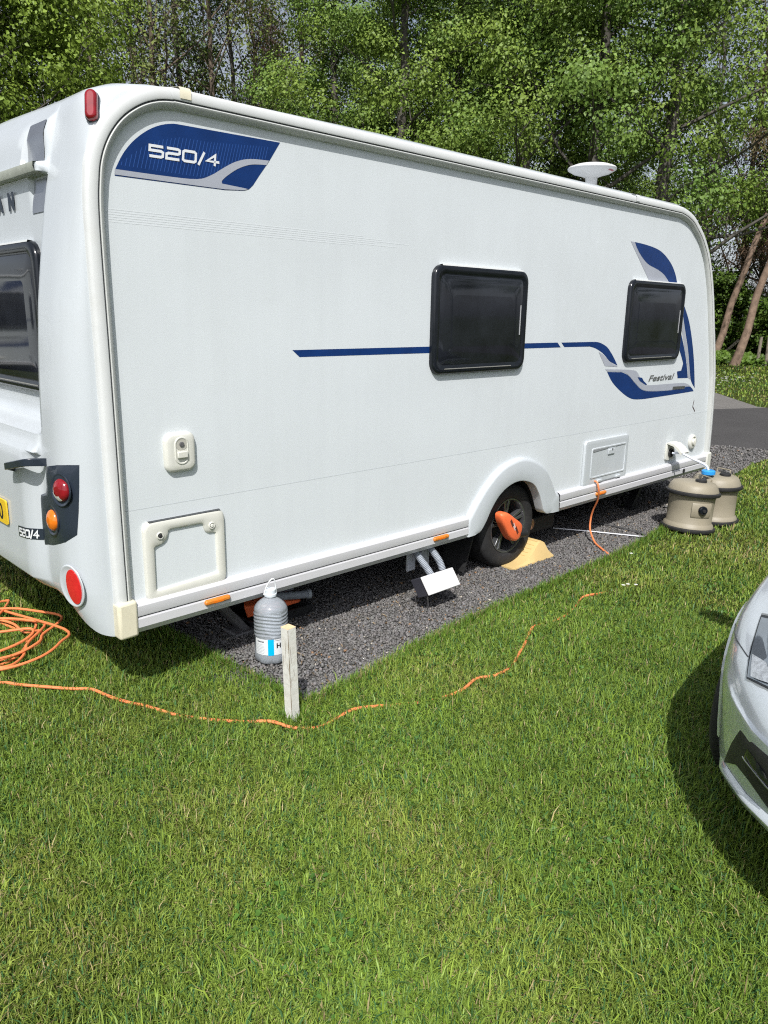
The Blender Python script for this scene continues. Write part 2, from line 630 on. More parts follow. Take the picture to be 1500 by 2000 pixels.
g = MB()
g.add([(-900, -900, 0), (900, -900, 0), (900, 900, 0), (-900, 900, 0)], [(0, 1, 2, 3)])
ground = tag(g.build('ground', ground_material(), smooth=0), kind='structure')
M_GRAVEL = stone_sheet_material('gravel_bed', (0.04, 0.038, 0.036), (0.15, 0.145, 0.138), 70, 0.9)
g = MB()
g.fill([(x, y, 0.004) for x, y in PITCH])
pitch = tag(g.build('gravel_pitch', M_GRAVEL, smooth=0), kind='structure')
g = MB()
g.fill([(x, y, 0.008) for x, y in ROAD_NEAR] + [(x, y, 0.008) for x, y in ROAD_FAR[::-1]])
road = tag(g.build('road', stone_sheet_material('tarmac', (0.045, 0.043, 0.044), (0.085, 0.082, 0.082), 110, 0.35), smooth=0), kind='structure')
g = MB()
g.fill([(x, y, 0.0045) for x, y in FARPITCH])
tag(g.build('far_gravel_pitch', stone_sheet_material('gravel_far', (0.11, 0.105, 0.1), (0.2, 0.19, 0.18), 40, 0.5), smooth=0), kind='structure')

def _mound(x, y):
    return .043 * math.exp(-(((x - .665) / .2) ** 2 + ((y + .09) / .2) ** 2) ** 1.5)


g = MB()
g.grid([[(.665 + .38 * (i_ / 12 - 1), -.09 + .38 * (j_ / 12 - 1), .0005 + _mound(.665 + .38 * (i_ / 12 - 1), -.09 + .38 * (j_ / 12 - 1))) for i_ in range(25)] for j_ in range(25)])
tag(g.build('gravel_mound', M_GRAVEL, smooth=60), kind='structure')

# gravel stones: too many to count, one object
rs = np.random.RandomState(5)


def gz(x, y):
    return .043 * np.exp(-(((x - .665) / .2) ** 2 + ((y + .09) / .2) ** 2) ** 1.5)


def stones(n, xr, yr, smin, smax, name, keep=None):
    x = rs.uniform(*xr, n)
    y = rs.uniform(*yr, n)
    k = in_poly(x, y, PITCH)
    if keep is not None:
        k &= keep(x, y)
    x, y = x[k], y[k]
    n = len(x)
    s = rs.uniform(smin, smax, n) * rs.choice([0.7, 1, 1, 1.35], n)
    base = np.array([(1, 0, 0), (0, 1, 0), (-1, 0, 0), (0, -1, 0), (0, 0, 1), (0, 0, -1)], float)
    V = base[None] * rs.uniform(0.65, 1.25, (n, 6, 1)) + rs.uniform(-0.28, 0.28, (n, 6, 3))
    V[:, :, 2] *= rs.uniform(0.55, 0.9, n)[:, None]
    a = rs.uniform(0, 2 * np.pi, n)
    b = rs.uniform(-0.7, 0.7, n)
    X = V[:, :, 0] * np.cos(b)[:, None] + V[:, :, 2] * np.sin(b)[:, None]
    Zc = -V[:, :, 0] * np.sin(b)[:, None] + V[:, :, 2] * np.cos(b)[:, None]
    Xr = X * np.cos(a)[:, None] - V[:, :, 1] * np.sin(a)[:, None]
    Yr = X * np.sin(a)[:, None] + V[:, :, 1] * np.cos(a)[:, None]
    W = np.stack([Xr * s[:, None] + x[:, None], Yr * s[:, None] + y[:, None], Zc * s[:, None] + (0.004 + gz(x, y) + s * rs.uniform(0.1, 0.7, n))[:, None]], 2)
    F0 = np.array([(0, 1, 4), (1, 2, 4), (2, 3, 4), (3, 0, 4), (1, 0, 5), (2, 1, 5), (3, 2, 5), (0, 3, 5)])
    F = (F0[None] + (np.arange(n) * 6)[:, None, None]).reshape(-1, 3)
    tone = rs.uniform(0.105, 0.18, n) * rs.choice([0.8, 1, 1, 1, 1.2], n)
    tint = np.stack([tone * rs.uniform(1.0, 1.08, n), tone, tone * rs.uniform(0.93, 1.02, n)], 1)
    sp = rs.rand(n)
    tint[sp > 0.993] = (0.42, 0.38, 0.32)
    tint[(sp > 0.985) & (sp < 0.993)] = (0.27, 0.16, 0.09)
    C = np.repeat(tint, 6, 0)
    o = numpy_mesh(name, W.reshape(-1, 3), F, mat('stone_chips', (0.1, 0.1, 0.1), 0.85, attr='col', spec=0.25), C)
    return tag(o, 'loose dark grey gravel chippings covering the caravan pitch', 'gravel', kind='stuff')


stones(62000, (0.4, 5.2), (-0.55, 0.9), 0.0055, 0.0105, 'gravel_chippings')
stones(26000, (5.2, 9.7), (-0.3, 4.6), 0.010, 0.018, 'gravel_chippings', keep=lambda x, y: (y > (x - 6.4) * 0.2 - 0.2))

# timber edging board along the pitch
bd = MB()
ep = [Vector((x, y, 0)) for x, y in PITCH_EDGE[:6]]
rows = []
for i, p in enumerate(ep):
    d = (ep[min(i + 1, 5)] - ep[max(i - 1, 0)]).normalized()
    n_ = Vector((d.y, -d.x, 0))
    q = p + n_ * 0.004
    rows.append([q + n_ * 0.022 + Vector((0, 0, -0.05)), q + n_ * 0.022 + Vector((0, 0, 0.022)), q + Vector((0, 0, 0.024)), q + Vector((0, 0, -0.05))])
bd.grid(rows, closed_u=True)
bd.fill(rows[0], flip=True)
bd.fill(rows[-1])
tag(bd.build('edging_board', M_BOARD, fixn=True), 'weathered timber edging board between gravel and lawn', 'edging board')

# ================================================================== GRASS



def blades(n, dmin, dmax, power, amin, amax, hfun, wfun, seed, name, lean=1.0, flow=1.5, kind_label='short green lawn grass with dry yellow patches'):
    r_ = np.random.RandomState(seed)
    u = r_.rand(n)
    e = 2 - power
    d = (dmin ** e + u * (dmax ** e - dmin ** e)) ** (1 / e)
    a = r_.uniform(amin, amax, n)
    x = CAMP.x + d * np.cos(a)
    y = CAMP.y + d * np.sin(a)
    k = ~in_poly(x, y, PITCH)
    rp = ROAD_NEAR + ROAD_FAR[::-1]
    k &= ~in_poly(x, y, rp) & ~in_poly(x, y, FARPITCH)
    # no grass under the middle of the caravan, and none grows through the car
    k &= ~((x > 0.9) & (x < 5.6) & (y > 0.3) & (y < 2.0))
    x, y, d = x[k], y[k], d[k]
    n = len(x)
    clump = vnoise(x, y, 3.2, 11) * 0.55 + vnoise(x, y, 9.0, 12) * 0.45
    dry = vnoise(x, y, 0.9, 21) * 0.62 + vnoise(x, y, 4.0, 22) * 0.38
    h = hfun(d) * (0.55 + 0.9 * clump) * r_.uniform(0.55, 1.35, n)
    w = wfun(d) * r_.uniform(0.7, 1.35, n)
    az = r_.uniform(0, 2 * np.pi, n) * (1.0 if flow < 3 else 0.35) + vnoise(x, y, 2.7, 31) * flow
    if flow > 3:
        k2 = vnoise(x, y, 5.0, 41) > 0.52
        az = np.where(k2, az, az + 2.0)
    ln = np.clip(r_.normal(1.15, 0.6, n), 0.02, 2.25) * lean
    dx, dy = np.cos(az), np.sin(az)
    px, py = -dy, dx
    tw = r_.uniform(-0.6, 0.6, n)
    wx, wy = px * np.cos(tw) + dx * np.sin(tw), py * np.cos(tw) + dy * np.sin(tw)
    hm = h * np.cos(ln * 0.45) * 0.58
    om = h * np.sin(ln * 0.45) * 0.58
    ht = hm + h * 0.46 * np.cos(ln * 1.35)
    ot = om + h * 0.46 * np.sin(ln * 1.35)
    ht = np.maximum(ht, 0.008)
    V = np.zeros((n, 5, 3), np.float32)
    V[:, 0] = np.stack([x - wx * w / 2, y - wy * w / 2, np.full(n, -0.002)], 1)
    V[:, 1] = np.stack([x + wx * w / 2, y + wy * w / 2, np.full(n, -0.002)], 1)
    V[:, 2] = np.stack([x + dx * om + wx * w * 0.42, y + dy * om + wy * w * 0.42, hm], 1)
    V[:, 3] = np.stack([x + dx * om - wx * w * 0.42, y + dy * om - wy * w * 0.42, hm], 1)
    V[:, 4] = np.stack([x + dx * ot, y + dy * ot, ht], 1)
    i = np.arange(n) * 5
    F = np.stack([np.stack([i, i + 1, i + 2], 1), np.stack([i, i + 2, i + 3], 1), np.stack([i + 3, i + 2, i + 4], 1)], 1).reshape(-1, 3)
    t = r_.rand(n)
    c = np.stack([0.163 + 0.085 * t, 0.258 + 0.10 * t, 0.04 + 0.02 * r_.rand(n)], 1)
    yel = np.clip((dry - 0.40) * 3.6, 0, 1) * r_.rand(n) ** .6
    c = c * (1 - yel[:, None]) + np.array([0.30, 0.35, 0.07]) * yel[:, None]
    lush = vnoise(x, y, 0.75, 61) * 0.6 + vnoise(x, y, 2.3, 62) * 0.4
    c = c * (0.72 + 0.46 * lush)[:, None]
    straw = r_.rand(n) < 0.05 + 0.22 * np.clip((dry - 0.55) * 3, 0, 1)
    c[straw] = np.array([0.45, 0.37, 0.18]) * r_.uniform(0.6, 1.15, (straw.sum(), 1))
    c = c * r_.choice([0.7, 0.88, 1.0, 1.08, 1.22], n)[:, None]
    blu = r_.rand(n) < 0.14
    c[blu] = np.array([0.07, 0.17, 0.055]) * r_.uniform(0.8, 1.2, (blu.sum(), 1))
    o = numpy_mesh(name, V.reshape(-1, 3), F, mat('grass_blade', (0.1, 0.2, 0.03), 0.45, attr='col', transl=0.3, spec=0.3), np.repeat(c, 5, 0))
    return tag(o, kind_label, 'grass', kind='stuff')


A0 = _yaw
blades(352000, 1.25, 4.6, 1.25, A0 - 0.62, A0 + 0.68, lambda d: 0.047 + 0 * d, lambda d: 0.0026 + 0.0004 * d, 1, 'lawn_grass')
blades(200000, 4.4, 11.0, 1.5, A0 - 0.64, A0 + 0.68, lambda d: 0.044 + 0 * d, lambda d: 0.0022 + 0.0008 * d, 2, 'lawn_grass')
blades(70000, 11.0, 46.0, 1.4, A0 - 0.66, A0 + 0.2, lambda d: 0.05 + 0.0012 * d, lambda d: 0.001 * d, 3, 'far_lawn_grass', kind_label='bright green lawn beyond the road')
blades(34000, 1.25, 6.0, 1.1, A0 - 0.62, A0 + 0.66, lambda d: 0.078 + 0 * d, lambda d: 0.0042 + 0 * d, 4, 'lawn_tufts', lean=1.15, flow=5.0, kind_label='longer grass blades standing in tufts across the lawn')

_g = lambda d: 0.047 + 0 * d
_w = lambda d: 0.0045 + 0.0005 * d
blades(46000, 1.0, 6.5, 1.1, A0 - 1.25, A0 - 0.61, _g, _w, 5, 'lawn_grass')
blades(26000, 1.0, 6.5, 1.1, A0 + 0.66, A0 + 1.2, _g, _w, 6, 'lawn_grass')
blades(16000, 0.3, 1.3, 1.0, A0 - 1.2, A0 + 1.2, _g, lambda d: 0.004 + 0 * d, 7, 'lawn_grass')
# grass growing longer along the pitch edge and round the post
def edge_grass():
    r_ = np.random.RandomState(9)
    pts = []
    pe = PITCH_EDGE[:10]
    for i in range(len(pe) - 1):
        a, b = np.array(pe[i]), np.array(pe[i + 1])
        d = (b - a) / np.linalg.norm(b - a)
        n_ = np.array([d[1], -d[0]])
        for _ in range(int(900 * np.linalg.norm(b - a))):
            t = r_.rand()
            pts.append(a + (b - a) * t + n_ * (0.03 + abs(r_.normal(0, 0.035)) - 0.012))
    le = [(0.55, -0.5), (0.51, -0.1), (0.49, 0.29), (0.43, 1.2)]
    for i in range(3):
        a, b = np.array(le[i]), np.array(le[i + 1])
        for _ in range(int(1100 * np.linalg.norm(b - a))):
            pts.append(a + (b - a) * r_.rand() + np.array([-abs(r_.normal(0, 0.03)) + 0.018, 0]))
    for _ in range(220):
        an = r_.rand() * 6.28
        pts.append(np.array([0.428, -0.602]) + np.array([math.cos(an), math.sin(an)]) * r_.uniform(0.03, 0.075))
    P_ = np.array(pts)
    n = len(P_)
    h = r_.uniform(0.035, 0.085, n)
    w = r_.uniform(0.003, 0.005, n)
    az = r_.uniform(0, 6.28, n)
    ln = r_.uniform(0.1, 0.9, n)
    dx, dy = np.cos(az), np.sin(az)
    V = np.zeros((n, 5, 3))
    z0 = np.zeros(n)
    V[:, 0] = np.stack([P_[:, 0] + dy * w / 2, P_[:, 1] - dx * w / 2, z0], 1)
    V[:, 1] = np.stack([P_[:, 0] - dy * w / 2, P_[:, 1] + dx * w / 2, z0], 1)
    om, hm = h * 0.55 * np.sin(ln * .5), h * 0.55 * np.cos(ln * .5)
    V[:, 2] = np.stack([P_[:, 0] - dy * w * .4 + dx * om, P_[:, 1] + dx * w * .4 + dy * om, hm], 1)
    V[:, 3] = np.stack([P_[:, 0] + dy * w * .4 + dx * om, P_[:, 1] - dx * w * .4 + dy * om, hm], 1)
    V[:, 4] = np.stack([P_[:, 0] + dx * (om + h * .45 * np.sin(ln * 1.4)), P_[:, 1] + dy * (om + h * .45 * np.sin(ln * 1.4)), hm + h * .45 * np.cos(ln * 1.4)], 1)
    i = np.arange(n) * 5
    F = np.stack([np.stack([i, i + 1, i + 2], 1), np.stack([i, i + 2, i + 3], 1), np.stack([i + 3, i + 2, i + 4], 1)], 1).reshape(-1, 3)
    t = r_.rand(n)
    c = np.stack([0.10 + 0.05 * t, 0.20 + 0.06 * t, 0.025 + 0.01 * t], 1)
    s = r_.rand(n) < 0.12
    c[s] = (0.3, 0.25, 0.11)
    o = numpy_mesh('edge_grass', V.reshape(-1, 3), F, MATS['grass_blade'], np.repeat(c, 5, 0))
    tag(o, 'longer grass fringe along the edge of the gravel', 'grass', kind='stuff')


edge_grass()


# broad-leaved weeds and daisies in the lawn
def small_flowers():
    r_ = np.random.RandomState(17)
    w, y_ = [], []
    near = [(3.66, -0.44), (3.03, -0.76), (3.06, -0.80), (2.99, -0.75)]
    far = [(20 + r_.normal(0, 1.8), 6.0 + r_.normal(0, 0.35)) for _ in range(55)] + [(r_.uniform(18, 30), r_.uniform(4, 9.5)) for _ in range(50)]
    mbw = MB()
    for k, (x, y) in enumerate(near + far):
        s = 0.012 if k < 4 else r_.uniform(0.02, 0.04)
        h = 0.045 if k < 4 else 0.08
        for j in range(7):
            a = 2 * math.pi * j / 7
            b = a + 0.62
            mbw.add([(x, y, h), (x + s * math.cos(a), y + s * math.sin(a), h + s * .3), (x + s * 1.05 * math.cos((a + b) / 2), y + s * 1.05 * math.sin((a + b) / 2), h + s * .25),
                     (x + s * math.cos(b), y + s * math.sin(b), h + s * .3)], [(0, 1, 2, 3)])
    o = mbw.build('lawn_daisies', mat('petal_white', (0.8, 0.8, 0.76), 0.6), smooth=0)
    tag(o, 'tiny white daisies scattered in the grass', 'daisies', kind='stuff')


small_flowers()

# ================================================================== CARAVAN
W = 2.29
caravan = thing('caravan', (0, 0, 0), 'white touring caravan with blue side decals parked on the gravel pitch', 'caravan')

TRIM = [(-0.015, 0.36), (-0.015, 0.9), (-0.014, 1.5), (-0.014, 2.03), (-0.003, 2.2), (0.016, 2.288), (0.054, 2.365), (0.108, 2.43), (0.178, 2.481), (0.248, 2.511),
        (0.319, 2.524), (0.42, 2.527), (1.2, 2.527), (2.4, 2.527), (3.6, 2.527), (4.6, 2.527), (4.78, 2.521), (4.93, 2.488), (5.03, 2.44), (5.17, 2.35), (5.31, 2.20), (5.44, 1.96),
        (5.54, 1.69), (5.67, 1.31), (5.715, 1.11), (5.763, 0.72), (5.78, 0.36)]
TP = [(p.x, p.y) for p in catmull([(a, b, 0) for a, b in TRIM], 5)]


def offset_path(path, o):
    out = []
    n = len(path)
    for i in range(n):
        a, b = path[max(0, i - 1)], path[min(n - 1, i + 1)]
        d = Vector((b[0] - a[0], b[1] - a[1])).normalized()
        out.append((path[i][0] - d.y * o, path[i][1] + d.x * o))
    return out


def mirror_y(mb, on):
    if on:
        mb.v = [(x, W - y, z) for x, y, z in mb.v]
        mb.f = [f[::-1] for f in mb.f]
    return mb


def side_sweep(prof, path, far=False):
    mb = MB()
    cols = [[(x, y, z) for x, z in offset_path(path, o)] for o, y in prof]
    rows = list(map(list, zip(*cols)))
    mb.grid(rows)
    mb.fill(rows[0])
    mb.fill(rows[-1], flip=True)
    return mirror_y(mb, far)


TRIM_OUT = [(0.050, 0.03), (0.050, -0.012), (0.046, -0.024), (0.036, -0.031), (0.008, -0.033), (0.0035, -0.031), (0.0035, 0.0), (0.0035, 0.03)]
TRIM_IN = [(-0.0035, 0.03), (-0.0035, -0.030), (-0.007, -0.032), (-0.018, -0.028), (-0.027, -0.016), (-0.031, 0.004), (-0.031, 0.03)]
for far in (False, True):
    t = side_sweep(TRIM_OUT, TP, far).build('awning_rail', M_TRIM, caravan, smooth=40)
    side_sweep(TRIM_IN, TP, far).build('rail_inner_strip', mat('strip_offwhite', (0.51, 0.525, 0.505), 0.45, vary=.03, vscale=9), t, smooth=40)
    gp = MB().tube([(x, -0.024, z) for x, z in TP], 0.0046, 6)
    mirror_y(gp, far).build('rail_insert', M_GROOVE, t)

# panels
inner = offset_path(TP, -0.02)
ARCH = [(2.37, 0.40), (2.42, 0.45), (2.47, 0.525), (2.55, 0.60), (2.66, 0.652), (2.80, 0.672), (2.93, 0.65), (3.03, 0.58), (3.09, 0.48), (3.12, 0.40)]
up_pts = [p for p in inner if p[1] > 0.895]
lo = 0.40
xr, xf = up_pts[0][0], up_pts[-1][0]
for far in (False, True):
    mb = MB().fill([(xr, 0, 0.894)] + [(x, 0, z) for x, z in up_pts] + [(xf + 0.01, 0, 0.894)])
    mirror_y(mb, far).build('side_panel', M_PANEL, caravan, smooth=0)
    mb = MB()
    pts = [(0.0, lo), (0.005, 0.8945), (5.72, 0.8945), (5.765, lo)]
    poly = [(pts[0][0], -0.001, lo), (pts[1][0], -0.001, 0.8935), (pts[2][0], -0.001, 0.8935), (pts[3][0], -0.001, lo)] + [(x, -0.001, z) for x, z in ARCH[::-1]]
    mb.fill(poly)
    lsp = mirror_y(mb, far).build('lower_side_panel', M_PANEL, caravan, smooth=0)
    sm_ = MB().add([(0.005, -0.0014, 0.8925), (5.72, -0.0014, 0.8925), (5.72, -0.0014, 0.8955), (0.005, -0.0014, 0.8955)], [(0, 1, 2, 3)])
    mirror_y(sm_, far).build('panel_seam', mat('seam_grey', (0.53, 0.565, 0.58), 0.5), lsp, smooth=0)

# shell: rear mouldings, roof and front as one curved sheet
ZB = [(0, .342), (.05, .36), (.1, .39), (.2, .452), (.34, .494), (.6, .502), (1.145, .49)]


def interp(tab, x):
    return float(np.interp(x, [a for a, _ in tab], [b for _, b in tab]))


XC = [(0.3, -.165), (0.45, -.185), (0.6, -.205), (1.075, -.193), (1.398, -.179), (1.544, -.169), (1.728, -.152), (1.987, -.113), (2.2, -.072), (2.29, -.048), (2.43, -.012), (2.5, 0.004)]
# centre of the rear wall: bumper, window field, gutter, top moulding
XM = [(0.3, -.20), (0.50, -.215), (0.535, -.225), (0.55, -.245), (0.86, -.243), (1.09, -.235), (1.13, -.225), (1.16, -.20), (1.205, -.195), (1.25, -.10), (1.275, -.082), (2.09, -.072), (2.24, -.070),
      (2.252, -.072), (2.256, -.100), (2.288, -.102), (2.292, -.088), (2.40, -.062), (2.47, -.022), (2.5, 0.0)]


def smooth01(a, b, x):
    t = min(1, max(0, (x - a) / (b - a)))
    return t * t * (3 - 2 * t)


def rear_x(y, z):
    yy = min(y, W - y)
    px = interp([(2.03, -.062), (2.12, -.058), (2.2, -.050), (2.3, -.030)], z)
    xc = interp(XC, z)
    rc = 0.19
    g_ = math.sqrt(max(0, 1 - (1 - min(1, yy / rc)) ** 2))
    col = px + (xc - px) * g_ if yy < rc else xc
    xm = interp(XM, z)
    k = smooth01(0.305, 0.33, yy)
    kk = k if z > 1.12 else smooth01(0.30, 0.42, yy)
    x = col * (1 - kk) + xm * kk
    # recesses shaped to grade in shade: upper beside the column, lower below the gutter
    if 2.292 < z < 2.47:
        q = (1 - smooth01(0.515, 0.525, yy)) * k
        x += q * 0.030 * (1 - smooth01(2.295, 2.47, z))
    if 2.10 < z < 2.245:
        q = (1 - smooth01(0.475, 0.485, yy)) * k
        x += q * 0.018 * smooth01(2.10, 2.24, z)
    return x


ys = [0, .003, .008, .016, .028, .044, .064, .088, .115, .145, .175, .21, .25, .285, .303, .309, .316, .323, .331, .36, .42, .472, .478, .487, .513, .52, .527, .6, .75, .95, 1.145]
ys = ys + [W - y for y in ys[-2::-1]]
rows = []
for t_ in (-0.6, 0.0, 0.25, 0.6, 1.0):
    row = []
    for y in ys:
        zb = interp(ZB, min(y, W - y))
        z = zb + max(0, t_) * (0.54 - zb)
        x = rear_x(y, max(z, 0.45)) + (0.028 * (1 - t_) ** 2 if t_ >= 0 else 0.0)
        if t_ < 0:
            z, x = zb + 0.01, rear_x(y, .5) + 0.12
        row.append((x, y, z))
    rows.append(row)
for z in (.548, .556, .62, .70, .80, .90, 1.0, 1.08, 1.115, 1.13, 1.16, 1.205, 1.228, 1.25, 1.275, 1.33, 1.45, 1.6, 1.75, 1.9, 2.03, 2.095, 2.102, 2.13, 2.17, 2.21, 2.238, 2.244, 2.252, 2.256, 2.272, 2.288, 2.292, 2.298):
    rows.append([(rear_x(y, z), y, z) for y in ys])
TOP = [(-0.022, 2.325, 2.32), (-0.012, 2.345, 2.345), (0.0, 2.37, 2.375), (0.015, 2.395, 2.41), (0.045, 2.435, 2.455), (0.075, 2.465, 2.49), (0.115, 2.497, 2.52), (0.155, 2.522, 2.545), (0.235, 2.554, 2.571),
       (0.312, 2.569, 2.584), (0.42, 2.572, 2.594)]
QX = [-0.04, -0.034, -0.026, -0.017, -0.005, 0.006, 0.022, 0.05, 0.115, 0.2, 0.36]
for (px, pz, qz), qx in zip(TOP, QX):
    row = []
    for y in ys:
        yy = min(y, W - y)
        g_ = math.sqrt(max(0, 1 - (1 - min(1, yy / 0.17)) ** 2))
        x0 = px + (qx - px) * g_
        z0 = pz + (qz - pz) * g_ + 0.02 * smooth01(0.3, 1.145, yy)
        if qz < 2.48 and yy > .3:
            x0 = rear_x(yy, qz)
        row.append((x0, y, z0))
    rows.append(row)
for x in (0.8, 1.5, 2.5, 3.5, 4.5, 4.75):
    rows.append([(x, y, 2.572 + (0.03 if x < 1 else 0.042) * math.sqrt(max(0, 1 - (1 - min(1, min(y, W - y) / 0.14)) ** 2)) + 0.02 * smooth01(0.3, 1.145, min(y, W - y))) for y in ys])
fo = offset_path(TP, 0.045)
for (x, z) in [p for p in fo if p[0] > 4.9]:
    rows.append([(x + 0.16 * math.sqrt(max(0, 1 - (1 - min(1, min(y, W - y) / 0.3)) ** 2)) * (0.25 + 0.75 * smooth01(2.5, 2.0, z)), y, z + 0.03 * smooth01(2.1, 2.5, z) * (1 if 0.1 < y < W - 0.1 else 0.2)) for y in ys])
sh = MB().grid(rows, flip=True)
shell = sh.build('body_shell', M_MOULD, caravan, smooth=50)
SHELL_BVH = BVHTree.FromPolygons([Vector(v) for v in sh.v], [f for f in sh.f])


def on_shell(y, z, xs=-2.0):
    h = SHELL_BVH.ray_cast(Vector((xs, y, z)), Vector((1, 0, 0)))
    return h[0], h[1]


def drape(name, pts_yz, m, parent, off=0.003, dirv=(1, 0, 0), fill_inner=None, smooth=30):
    """closed outline given as (y,z) seen along dirv, laid on the shell with a lofted centre"""
    d = Vector(dirv).normalized()
    side = Vector((0, 0, 1)).cross(d).normalized()   # +y-ish
    ctr = (sum(p[0] for p in pts_yz) / len(pts_yz), sum(p[1] for p in pts_yz) / len(pts_yz))
    rows_ = []
    for s in (1.0, 0.75, 0.5, 0.25, 0.02):
        row = []
        for (a, b) in pts_yz:
            aa, bb = ctr[0] + (a - ctr[0]) * s, ctr[1] + (b - ctr[1]) * s
            org = side * aa + Vector((0, 0, bb)) - d * 3
            h = SHELL_BVH.ray_cast(org, d)
            nrm = h[1] if h[1].dot(d) < 0 else -h[1]
            row.append(h[0] + nrm * (off if not callable(off) else off(s)))
        rows_.append(row)
    mb = MB().grid(rows_, closed_u=True)
    mb.fill(rows_[-1])
    return mb.build(name, m, parent, smooth=smooth, fixn=True)


for far in (False, True):  # grey metal panels added so the recesses grade from light to dark
    for nm_, y0_, y1_, z0_, z1_ in (('upper_shade_panel', .338, .512, 2.300, 2.455), ('lower_shade_panel', .338, .470, 2.106, 2.236)):
        rw_ = []
        for zi in range(9):
            z_ = z0_ + (z1_ - z0_) * zi / 8
            rw_.append([(rear_x(y_, z_) - .003, (W - y_) if far else y_, z_) for y_ in [y0_ + (y1_ - y0_) * k_ / 8 for k_ in range(9)]])
        MB().grid(rw_).build(nm_, mat('shade_insert', (0.42, 0.43, 0.45), 0.22, metal=0.85, vary=0.08, vscale=12), caravan, fixn=True)

# gutter strip under the top moulding, rear window
gm = MB()
grow = []
for y in [0.325 + (W - 0.65) * k / 24 for k in range(25)]:
    x = -0.106
    grow.append([(x + 0.02, y, 2.292), (x - 0.004, y, 2.289), (x - 0.006, y, 2.272), (x, y, 2.2545), (x + 0.03, y, 2.251)])
gm.grid(grow)
gm.build('rear_gutter', M_GUTTER, caravan, fixn=True)


def window(name, u0, u1, z0, z1, put, r=0.07, stay=True):
    """put(u, d, z) maps window coordinates (d = proud of the wall) to 3D"""
    def ring(ins, d, rr):
        return [put(u, d, z) for u, z in rrect(u0 + ins, u1 - ins, z0 + ins, z1 - ins, rr)]
    fr = MB()
    rings = [ring(0, -0.004, r), ring(0, 0.016, r), ring(0.004, 0.025, r - .003), ring(0.012, 0.030, r - .008), ring(0.034, 0.031, r - .018), ring(0.042, 0.025, r - .022), ring(0.052, 0.024, r - .028)]
    fr.grid(rings, closed_u=True)
    f = fr.build('window', M_BLACKP, caravan, smooth=45, fixn=True)
    pn = MB()
    prs = [ring(0.0515, 0.0235, r - .028), ring(0.058, 0.025, r - 0.032), ring(0.09, 0.029, 0.04), ring(0.16, 0.031, 0.03)]
    pn.grid(prs, closed_u=True)
    pn.fill(prs[-1])
    pn.build('pane', M_GLASS, f, smooth=60, fixn=True)
    tr = MB()
    a, b = u0 + r * 0.9, u1 - r * 0.9
    tr.add([put(a, 0.0, z1 + 0.001), put(b, 0.0, z1 + 0.001), put(b, 0.024, z1 + 0.004), put(a, 0.024, z1 + 0.004), put(a, 0.0265, z1 - 0.004), put(b, 0.0265, z1 - 0.004)], [(0, 1, 2, 3), (3, 2, 5, 4)])
    tr.build('top_rail', M_TRIM, f, smooth=0)
    if stay:
        s = MB().tube([put(u1 - 0.075, 0.029, z0 + 0.22), put(u1 - 0.075, 0.029, z0 + 0.40)], 0.0035, 6)
        s.build('stay_arm', mat('stay_grey', (0.35, 0.36, 0.37), 0.3), f)
        s = MB().tube([put(u0 + 0.1, 0.031, z0 + 0.03), put(u1 - 0.15, 0.031, z0 + 0.03)], 0.003, 6)
        s.build('bottom_strip', mat('strip_grey', (0.22, 0.22, 0.2), 0.25), f)
    return f


side_put = lambda u, d, z: (u, -d, z)
tag(window('window', 1.887, 2.768, 1.388, 1.995, side_put), 'dark tinted side window crossed by the blue stripe')
tag(window('window', 4.052, 4.962, 1.388, 2.0, side_put), 'dark tinted side window above the chrome lettering')
rear_put = lambda u, d, z: (-0.075 - d, u, z)
tag(window('window', 0.415, W - 0.415, 1.36, 2.0, rear_put, r=0.085), 'wide dark rear window')

# decals on the side: flat vinyl


def decal(name, poly, m, parent, y=-0.0008):
    return MB().fill([(x, y, z) for x, z in poly]).build(name, m, parent, smooth=0, fixn=False)


def sm(pts, closed=True, n=4):
    return [(p.x, p.y) for p in catmull([(a, b, 0) for a, b in pts], n, closed)]


dec = decal('corner_decal', [(0.075, 2.242)] + sm([(0.075, 2.242), (0.113, 2.306), (0.167, 2.365), (0.24, 2.416), (0.321, 2.445), (0.42, 2.450), (0.863, 2.457)], False)[1:] + [(0.803, 2.374), (0.745, 2.304), (0.712, 2.262), (0.69, 2.243), (0.662, 2.234), (0.568, 2.226), (0.449, 2.225), (0.073, 2.222)], M_BLUE, caravan)
dec['label'] = 'blue corner decal with white model number'
hm_ = MB()
for k in range(46):
    x = 0.10 + k * 0.0165
    zb = 2.262 if x < 0.45 else 2.262 + (x - 0.45) * 0.35
    zt = min(2.445, interp([(0.1, 2.28), (0.167, 2.36), (0.24, 2.41), (0.32, 2.438), (0.9, 2.445)], x))
    if x > 0.79:
        break
    hm_.add([(x, -0.0013, zb), (x + 0.0035, -0.0013, zb), (x + 0.0035 + (zt - zb) * .25, -0.0013, zb + (zt - zb) * .8), (x + (zt - zb) * .25, -0.0013, zb + (zt - zb) * .8)], [(0, 1, 2, 3)])
hm_.build('hatch_lines', mat('decal_hatch', (0.02, 0.07, 0.26), 0.3), dec, smooth=0)
gu = sm([(0.075, 2.246), (0.282, 2.247), (0.431, 2.253), (0.501, 2.277), (0.562, 2.313), (0.625, 2.346), (0.699, 2.367), (0.800, 2.374)], False)
gl = sm([(0.786, 2.354), (0.709, 2.346), (0.645, 2.324), (0.592, 2.293), (0.555, 2.264), (0.553, 2.250)], False)
decal('grey_swoosh', gu + gl + [(0.663, 2.245), (0.685, 2.243), (0.662, 2.236), (0.568, 2.229), (0.449, 2.228), (0.074, 2.226)], M_GREYD, dec, -0.0018)

